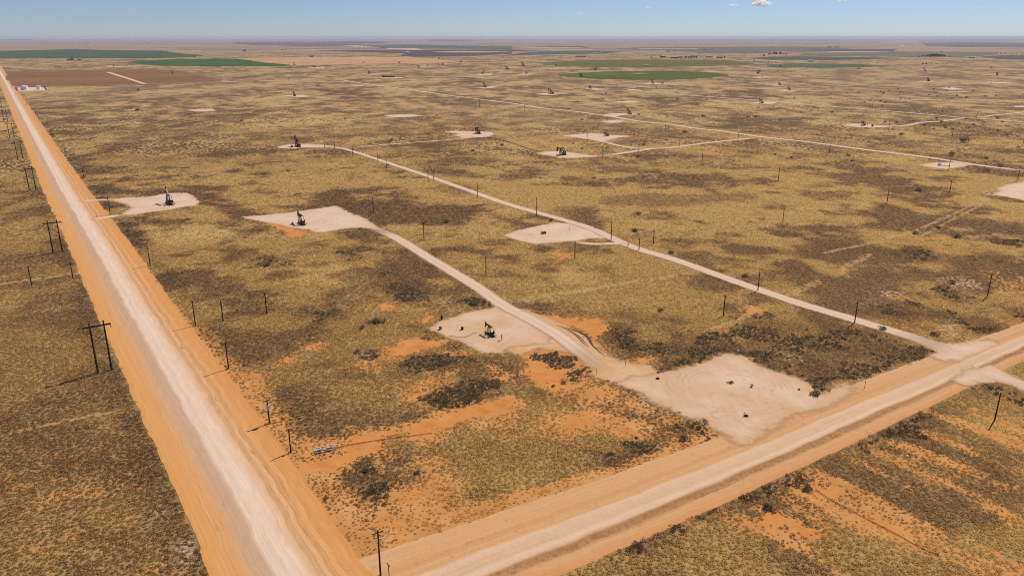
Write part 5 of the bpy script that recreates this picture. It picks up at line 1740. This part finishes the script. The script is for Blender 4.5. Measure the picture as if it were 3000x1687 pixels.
MB().tube((0, 0, 1.3), (0, 0, 1.6), .18, .12, 8).build('cap', M['white'], root)
tag(root, 'short white pipeline marker in the foreground grass', 'post')

# the white pipe frame dumped in the near corner
p = G('N', 582, 385)
root = empty('pipe_rack', (*p, .05), R(26))
for (y, z) in ((-.9, .35), (-.9, 1.5), (.9, .45), (.9, 1.55)):
    MB().tube((-4.4, y, z), (4.4, y, z + .05), .19, .19, 8).build('rail', M['whitepipe'], root)
for x in (-4.2, -1.6, 1.2, 4.2):
    m = MB()
    m.tube((x, -.9, 0), (x, -.9, 1.55), .12, .12, 8); m.tube((x, .9, 0), (x, .9, 1.6), .12, .12, 8)
    m.tube((x, -.9, 1.5), (x, .9, 1.55), .12, .12, 8)
    m.build('cross_frame', M['whitepipe'], root)
m = MB(); m.box((-2.4, 0, .55), (2.6, 1.3, .5)); m.box((2.2, .1, .5), (2.2, 1.2, .45))
m.build('dark_bin', M['rust'], root)
root.scale = (.66, .66, .66)
tag(root, 'weathered white pipe frame lying in grass near the road corner', 'pipe frame')

# pipelines lying on the ground
for t, r, lab in (('Q 425,735 560,820 740,915 960,1030 1140,1122 1300,1215 1450,1270', .07, 'dark pipeline running along the orange strip in the lower right field'),
                  ('J 1640,828 1780,834 1840,806 1880,795', .07, 'dark flow line crossing the nearest pad to its pumpjack'),
                  ('N 660,365 900,320 1100,290 1300,265 1480,240', .07, 'dark pipe crossing the orange trail right of the white pipe frame'),
                  ('F 2330,350 2576,412 G 120,455 250,490', .25, 'dark pipeline from the north pad toward the centre pad')):
    ln = smooth_line(Gs(t), 3)
    V, F = [], []
    for i, (x, y) in enumerate(ln):
        for j in range(6):
            f = j * math.pi / 3
            a = ln[min(i + 1, len(ln) - 1)]; c = ln[max(i - 1, 0)]
            dx, dy = a[0] - c[0], a[1] - c[1]
            q = math.hypot(dx, dy) or 1
            V.append((x - dy / q * r * math.cos(f), y + dx / q * r * math.cos(f), .12 + r + r * math.sin(f)))
    for i in range(len(ln) - 1):
        for j in range(6):
            F.append((i * 6 + j, i * 6 + (j + 1) % 6, (i + 1) * 6 + (j + 1) % 6, (i + 1) * 6 + j))
    o = mesh_obj('pipeline', V, F, M['rust'])
    tag(o, lab, 'pipeline')


# ------------------------------------------------------------------ tank battery at the upper left
def tank(p, r, h, label):
    root = empty('storage_tank', (p[0], p[1], .1))
    m = MB(); m.tube((0, 0, 0), (0, 0, h), r, r * .97, 32); m.build('shell', M['white'], root)
    m = MB(); m.tube((0, 0, h), (0, 0, h + r * .16), r * .985, .3, 32); m.build('roof', M['white'], root)
    m = MB(); m.tube((r * .3, 0, h + .2), (r * .3, 0, h + 1.0), .25, .25, 10); m.build('hatch', M['galv'], root)
    m = MB()
    for s in (-.3, .3): m.bar((s, -r - .12, 0), (s, -r - .12, h + .8), .08, .08)
    for i in range(int(h / .5)): m.bar((-.3, -r - .12, .4 + i * .5), (.3, -r - .12, .4 + i * .5), .05, .05)
    m.build('ladder', M['galv'], root)
    m = MB()
    for z in (h * .33, h * .66): m.tube((0, 0, z), (0, 0, z + .08), r * 1.004, r * 1.002, 32)
    m.build('band', M['galv'], root)
    return tag(root, label, 'storage tank')


pa_, pb_ = G('A', 215, 640), G('A', 285, 640)
rr = math.hypot(pb_[0] - pa_[0], pb_[1] - pa_[1]) / 2
c = G('A', 250, 632)
hh = height_at(c, 'A', 250, 592)
tank(c, rr * .95, max(7, min(14, hh)), 'larger white round storage tank near the main road')
pa_, pb_ = G('A', 370, 633), G('A', 412, 633)
rr = math.hypot(pb_[0] - pa_[0], pb_[1] - pa_[1]) / 2
c = G('A', 391, 627)
tank(c, rr * .95, max(7, min(14, height_at(c, 'A', 391, 592))), 'smaller white round storage tank right of the larger one')
vessel(G('A', 178, 612), 0, 5, 1.3, M['white'], 'small pale vessel left of the larger white tank', 'vessel', .8)
for (k, x0, y0, x1, y1, lab) in (('A', 156, 612, 180, 642, 'dark pipe ramp left of the white tanks'), ('A', 440, 601, 473, 633, 'dark pipe ramp right of the white tanks')):
    a, b_ = Vector((*G(k, x0, y0), 0)), Vector((*G(k, x1, y1), 0))
    cc = (a + b_) / 2
    L = (b_ - a).length
    root = empty('pipe_ramp', cc, math.atan2((b_ - a).y, (b_ - a).x))
    m = MB(); m.bar((-L / 2, -.7, 1.4), (L / 2, -.7, 1.0), .5, .5); m.bar((-L / 2, .7, 1.4), (L / 2, .7, 1.0), .5, .5)
    m.build('beam', M['steel'], root)
    m = MB()
    for i in range(6): m.box((-L / 2 + L * (i + .5) / 6, 0, .6), (.4, 1.9, 1.2))
    m.build('support', M['steel'], root)
    tag(root, lab, 'pipe ramp')


# ------------------------------------------------------------------ farms and trees far off
def tree_mesh(name, seed, h, w, n):
    r = random.Random(seed)
    V, F = [], []
    lob = [(r.uniform(-.3, .3) * w, r.uniform(-.3, .3) * w, r.uniform(.42, .85) * h, r.uniform(.2, .34) * w) for _ in range(9)]
    for i in range(n):
        lx, ly, lz, lr = r.choice(lob)
        v = Vector((r.gauss(0, 1), r.gauss(0, 1), r.gauss(0, .8))).normalized() * lr * r.uniform(.5, 1.05)
        c = Vector((lx, ly, lz)) + v
        s = w * .07 * r.uniform(.6, 1.4)
        t = Vector((r.gauss(0, 1), r.gauss(0, 1), r.gauss(0, 1))).normalized()
        b = t.cross(Vector((r.gauss(0, 1), r.gauss(0, 1), r.gauss(0, 1)))).normalized()
        k = len(V)
        V += [tuple(c - t * s), tuple(c + b * s), tuple(c + t * s), tuple(c - b * s)]
        F.append((k, k + 1, k + 2, k + 3))
    me = bpy.data.meshes.new(name)
    me.from_pydata(V, [], F)
    me.materials.append(M['leaf'])
    return me


CROWN = [tree_mesh('crown', 500 + i, 10, 9, 420) for i in range(4)]
tk = MB()
tk.tube((0, 0, -.2), (0, 0, 5.2), .38, .2, 7)
for i in range(5):
    a = i * 1.3
    tk.tube((0, 0, 3 + i * .4), (math.cos(a) * 2.2, math.sin(a) * 2.2, 5.5 + i * .5), .15, .05, 5)
TRUNK = tk.build('trunk', M['bark'])
TRUNKM = TRUNK.data
bpy.data.objects.remove(TRUNK)
TREES = [  # tile, x list, base y, height px in tile, label
    ('D', [8, 30], 281, 18, 'small far tree at the left end of the row right of the farm'), ('D', [62, 78], 281, 30, 'larger round far tree in the row right of the circles'),
    ('D', [125], 279, 28, 'lone dark far tree right of the round ones'), ('D', [152, 170, 184], 279, 12, 'tiny far tree at the right end of the row'),
    ('D', [612, 640], 210, 16, 'far hazy tree by the white farm building'), ('D', [672, 695, 712], 210, 15, 'far hazy tree in the row right of the white farm building'),
    ('D', [1550, 1575], 300, 18, 'low dark tree at the left of the dark clump'), ('D', [1600, 1622], 300, 24, 'middling dark tree in the dark clump'),
    ('D', [1642, 1662, 1690], 303, 34, 'tall dark tree at the heart of the dark clump'), ('D', [1715, 1740], 301, 26, 'dark tree right of the tallest in the dark clump'), ('D', [1762, 1775], 300, 22, 'dark tree at the right end of the dark clump'),
    ('D', [1828], 300, 10, 'small lone tree right of the dark clump'), ('D', [1555, 1592], 382, 20, 'dark small tree in the brushy row on the brown flat'), ('D', [1640, 1700, 1760, 1790], 380, 10, 'low bushy tree in the brushy row on the brown flat'),
    ('D', [930, 1100, 1195], 368, 10, 'tiny tree above the far right green field'), ('D', [5, 50, 75], 360, 9, 'tiny dark tree near the left end of the far green field'),
    ('D', [2300, 2340, 2390], 272, 13, 'low far tree at the right edge row'), ('D', [2450, 2500, 2560], 272, 9, 'tiny far tree at the right end of the edge row'), ('D', [1740], 250, 12, 'far pale green tree above the olive field'),
    ('C', [1405, 1430, 1460, 1490], 253, 9, 'low far tree in the row above the farm'), ('C', [1550, 1575], 252, 14, 'far tree in the row above the farm, rounder'), ('C', [1638], 252, 14, 'lone far tree right of the row above the farm'),
    ('C', [1497], 308, 20, 'dark far tree beside the grey shed left of the farm'), ('C', [1748, 1775, 1800, 1830, 1855], 318, 22, 'dark tree in the long hedge of the farm behind the upper circle'),
    ('C', [1960, 1990], 310, 14, 'tree right of the farm hedge'), ('C', [2140], 315, 22, 'slim tree right of the farm'), ('C', [920, 950], 270, 14, 'dark tree by the farm at the dull teal field'),
    ('C', [1935, 1970], 235, 12, 'lone dark tree on the far grey field'), ('C', [735, 760], 210, 8, 'tiny hazy tree on the far strip'), ('C', [2535], 298, 22, 'thin tree left of the dark green strip field'),
    ('B', [1035, 1055, 1080, 1095], 198, 9, 'tiny hazy tree in the row above the dark field'), ('B', [1655, 1715], 188, 9, 'tiny hazy tree right of the row above the dark field'), ('B', [255, 295], 235, 11, 'tiny hazy tree above the orange field'),
    ('A', [1590, 1615, 1690], 258, 10, 'low tree at the right end of the blue green field'), ('A', [70, 120, 200], 133, 6, 'faint far tree row at the upper left'),
]
for k, xs, y, hp, lab in TREES:
    for x in xs:
        p = G(k, x, y)
        h = max(4.5, min(22, height_at(p, k, x, y - hp)))
        root = empty('tree', (*p, .4 + p[1] * 8e-5), random.uniform(0, 6))
        c = bpy.data.objects.new('crown', random.choice(CROWN)); COL.objects.link(c); c.parent = root
        t = bpy.data.objects.new('trunk', TRUNKM); COL.objects.link(t); t.parent = root
        s = h / 10
        root.scale = (s * 1.15, s * 1.15, s)
        tag(root, lab, 'tree', 'far trees: ' + lab)


def house(p, rz, w, d, h, wall, roof, label, cat):
    root = empty('farm_building', (*p, .3 + p[1] * 8e-5), rz)
    MB().box((0, 0, h / 2), (w, d, h)).build('wall', wall, root)
    m = MB()
    m.prism([(-d / 2 - .5, h), (0, h + d * .24), (d / 2 + .5, h)], -w / 2 - .5, w / 2 + .5)
    o = m.build('roof', roof, root); o.rotation_euler = (0, 0, R(90))
    MB().box((w * .15, -d / 2 - .03, h * .4), (w * .16, .1, h * .8)).build('door', M['darkwall'], root)
    for x in (-.3, .38):
        MB().box((x * w, -d / 2 - .03, h * .55), (w * .1, .1, h * .3)).build('window', M['glass'], root)
    return tag(root, label, cat)


for k, x, y, w, d, h, wl, rf, lab in (
    ('C', 1520, 308, 26, 14, 7, 'darkwall', 'roof', 'grey shed left of the farm behind the upper circle'), ('C', 1635, 313, 40, 16, 6, 'darkwall', 'roof', 'long low barn with pale roof at the left of the farm'),
    ('C', 1690, 308, 30, 14, 6, 'wall', 'roof', 'pale roofed shed left of the farm hedge'), ('C', 1812, 300, 18, 12, 9, 'white', 'roof', 'white house among the dark hedge of the farm'), ('C', 1985, 305, 36, 14, 6, 'wall', 'roof', 'pale barn right of the farm hedge'),
    ('C', 2090, 312, 34, 12, 5, 'wall', 'darkwall', 'low brown pens at the right of the farm'), ('C', 1580, 250, 24, 12, 6, 'white', 'roof', 'small white house in the row above the farm'),
    ('C', 840, 270, 34, 14, 5, 'wall', 'roof', 'low pale barn on the dull teal field'), ('C', 905, 262, 24, 12, 6, 'white', 'roof', 'whitish house beside the trees at the dull teal field'),
    ('C', 690, 305, 60, 14, 3, 'darkwall', 'darkwall', 'low dark bluish shed above the left end of the upper circle'),
    ('D', 612, 207, 40, 18, 8, 'white', 'roof', 'bright white building by the hazy far trees'), ('D', 740, 205, 36, 16, 6, 'white', 'roof', 'pale building right of the hazy far trees'),
    ('D', 1625, 299, 16, 10, 5, 'wall', 'roof', 'small tan house in front of the dark tree clump'), ('D', 2050, 315, 30, 14, 5, 'wall', 'darkwall', 'low shed left of the dark right edge field'),
    ('D', 580, 136, 60, 30, 10, 'white', 'white', 'tiny white building near the horizon'), ('D', 1345, 196, 40, 20, 8, 'white', 'white', 'tiny white far building on the grey green field'),
    ('A', 2460, 244, 28, 14, 7, 'darkwall', 'darkwall', 'dark far shed above the orange field'), ('B', 560, 300, 26, 12, 6, 'darkwall', 'roof', 'low far shed above the left of the orange field'),
    ('B', 1527, 260, 30, 14, 5, 'white', 'white', 'tiny pale far building on the dark field'), ('D', 435, 348, 24, 12, 5, 'wall', 'roof', 'low far shed above the far right green field'),
    ('A', 690, 335, 14, 8, 5, 'darkwall', 'darkwall', 'left dark shed of the group before the blue green field'), ('A', 725, 334, 16, 8, 9, 'darkwall', 'darkwall', 'tall dark unit of the group before the blue green field'), ('A', 800, 335, 14, 8, 4, 'darkwall', 'darkwall', 'low right shed of the group before the blue green field'),
):
    house(G(k, x, y), AZ, w, d, h, M[wl], M[rf], lab, 'farm building')
# the pivot of the lower circle
p = G('C', 1320, 482)
root = empty('irrigation_pivot', (*p, 2.0), AZ)
m = MB()
for s in (-1, 1):
    for q in (-1, 1): m.bar((s * 2.4, q * 2.4, 0), (s * .4, q * .4, 5), .3, .3)
m.build('tower', M['white'], root)
MB().tube((0, 0, 0), (0, 0, 6), .5, .5, 8).build('riser', M['white'], root)
MB().box((1.5, -2, 1.2), (1.6, .8, 2.4)).build('control_box', M['white'], root)
tag(root, 'small white pivot tower at the middle of the lower green circle', 'irrigation pivot')


# ------------------------------------------------------------------ clouds
def cloud(x, y, wpx, hpx, label, dens, seed):
    D = 17000.0
    u, v = (x - CX) / FOC, (CY - y) / FOC
    d = Vector((u, PC + v * PS, -PS + v * PC))
    c = d * (D / d.y) + Vector((0, 0, HCAM))
    w, h = wpx / FOC * D, hpx / FOC * D
    r = random.Random(seed)
    bm = bmesh.new()
    for i in range(26):
        t = r.uniform(-.5, .5)
        top = (1 - abs(2 * t) ** 1.6) * (.6 + .4 * math.sin(t * 9 + seed))
        z = r.uniform(-.35, -.35 + .9 * max(.1, top))
        s = h * r.uniform(.18, .34)
        m = Matrix.Translation((t * w, r.uniform(-.25, .25) * w, z * h)) @ Matrix.Diagonal((s * r.uniform(1.3, 2.2), s * 1.5, s * r.uniform(.7, 1), 1))
        bmesh.ops.create_icosphere(bm, subdivisions=3, radius=1, matrix=m)
    for vv in bm.verts:
        q = vv.co
        k = .10 * h
        q += Vector((math.sin(q.z / h * 17 + q.x / h * 7), math.sin(q.x / h * 11), math.sin(q.x / h * 13 + q.y / h * 9))) * k
    me = bpy.data.meshes.new('cloud')
    bm.to_mesh(me); bm.free()
    for p_ in me.polygons: p_.use_smooth = True
    b = NB('cloud_vapour')
    vs = b.n('ShaderNodeVolumeScatter')
    vs.inputs['Color'].default_value = (.999, .999, .999, 1)
    vs.inputs['Density'].default_value = dens / h * 12
    vs.inputs['Anisotropy'].default_value = .3
    b.L.new(vs.outputs[0], b.out.inputs['Volume'])
    me.materials.append(b.m)
    o = bpy.data.objects.new('cloud', me)
    COL.objects.link(o)
    o.location = c
    tag(o, label, 'cloud')


cloud(2232, 7, 42, 17, 'largest white puffy cloud at the top edge of the sky', .42, 3)
cloud(2149, 15, 24, 7, 'small flat white cloud left of the largest one', .14, 5)
cloud(2470, 0, 20, 7, 'small white cloud cut by the top edge right of the largest', .25, 7)
cloud(1698, 38, 20, 9, 'faint wispy cloud leftmost in the sky', .045, 9)
cloud(1900, 22, 14, 5, 'tiny faint cloud between the wispy and the flat ones', .05, 11)
cloud(2864, 21, 26, 5, 'faint thin cloud near the right edge of the sky', .04, 13)

# ------------------------------------------------------------------ air
hz = MB().box((0, 24500, 64.5), (107000, 58000, 131)).build('haze', None) if False else None
bm = bmesh.new()
bmesh.ops.create_cube(bm, size=1, matrix=Matrix.Translation((0, FAR / 2 - 1000, 64)) @ Matrix.Diagonal((2 * FAR + 2000, FAR + 7000, 130, 1)))
me = bpy.data.meshes.new('haze'); bm.to_mesh(me); bm.free()
hm, nt, N, L = new_mat('thin_blue_haze')
out = N.new('ShaderNodeOutputMaterial'); pv = N.new('ShaderNodeVolumePrincipled')
pv.inputs['Color'].default_value = (.66, .77, .95, 1)
pv.inputs['Density'].default_value = HAZE = 3.2e-5
pv.inputs['Anisotropy'].default_value = .0
L.new(pv.outputs[0], out.inputs['Volume'])
me.materials.append(hm)
haze = bpy.data.objects.new('haze', me)
COL.objects.link(haze)
tag(haze, 'thin bluish haze over the whole plain', None, None, 'stuff')

# ------------------------------------------------------------------ light
SUN_AZ, SUN_EL = R(42), R(48)
sd = Vector((math.sin(SUN_AZ) * math.cos(SUN_EL), math.cos(SUN_AZ) * math.cos(SUN_EL), math.sin(SUN_EL)))
ld = bpy.data.lights.new('sun', 'SUN')
ld.energy = 4.4; ld.angle = R(.5); ld.color = (1, .925, .80)
lo = bpy.data.objects.new('sun', ld)
COL.objects.link(lo)
lo.rotation_euler = (-sd).to_track_quat('-Z', 'Y').to_euler()
w = bpy.data.worlds.new('World'); scene.world = w; w.use_nodes = True
wn = w.node_tree.nodes; wl = w.node_tree.links
bg = wn['Background']
sky = wn.new('ShaderNodeTexSky'); sky.sky_type = 'NISHITA'; sky.sun_disc = False
sky.sun_elevation = SUN_EL; sky.sun_rotation = SUN_AZ
sky.altitude = 900; sky.air_density = 1.0; sky.dust_density = .0; sky.ozone_density = 6.0
tint = wn.new('ShaderNodeMix'); tint.data_type = 'RGBA'; tint.blend_type = 'MULTIPLY'
tint.inputs[0].default_value = 1.0
tint.inputs[7].default_value = (.93, 1.0, 1.28, 1)
wl.new(sky.outputs[0], tint.inputs[6])
wl.new(tint.outputs[2], bg.inputs[0])
bg.inputs[1].default_value = .068

# ------------------------------------------------------------------ camera
cd = bpy.data.cameras.new('camera')
cam = bpy.data.objects.new('camera', cd)
COL.objects.link(cam)
cam.location = (0, 0, HCAM)
cam.rotation_euler = (R(90) - PITCH, 0, 0)
cd.sensor_fit = 'HORIZONTAL'
cd.angle = 2 * math.atan(1500 / FOC)
cd.clip_start = 1.0; cd.clip_end = 150000
scene.camera = cam
scene.view_settings.view_transform = 'Standard'
scene.view_settings.look = 'None'
scene.view_settings.gamma = 1
scene.view_settings.exposure = 0
scene.render.engine = 'CYCLES'
scene.cycles.max_bounces = 8
scene.cycles.volume_bounces = 5
scene.cycles.transparent_max_bounces = 24
scene.cycles.use_denoising = False
scene.cycles.pixel_filter_type = 'BLACKMAN_HARRIS'
scene.cycles.filter_width = 1.05
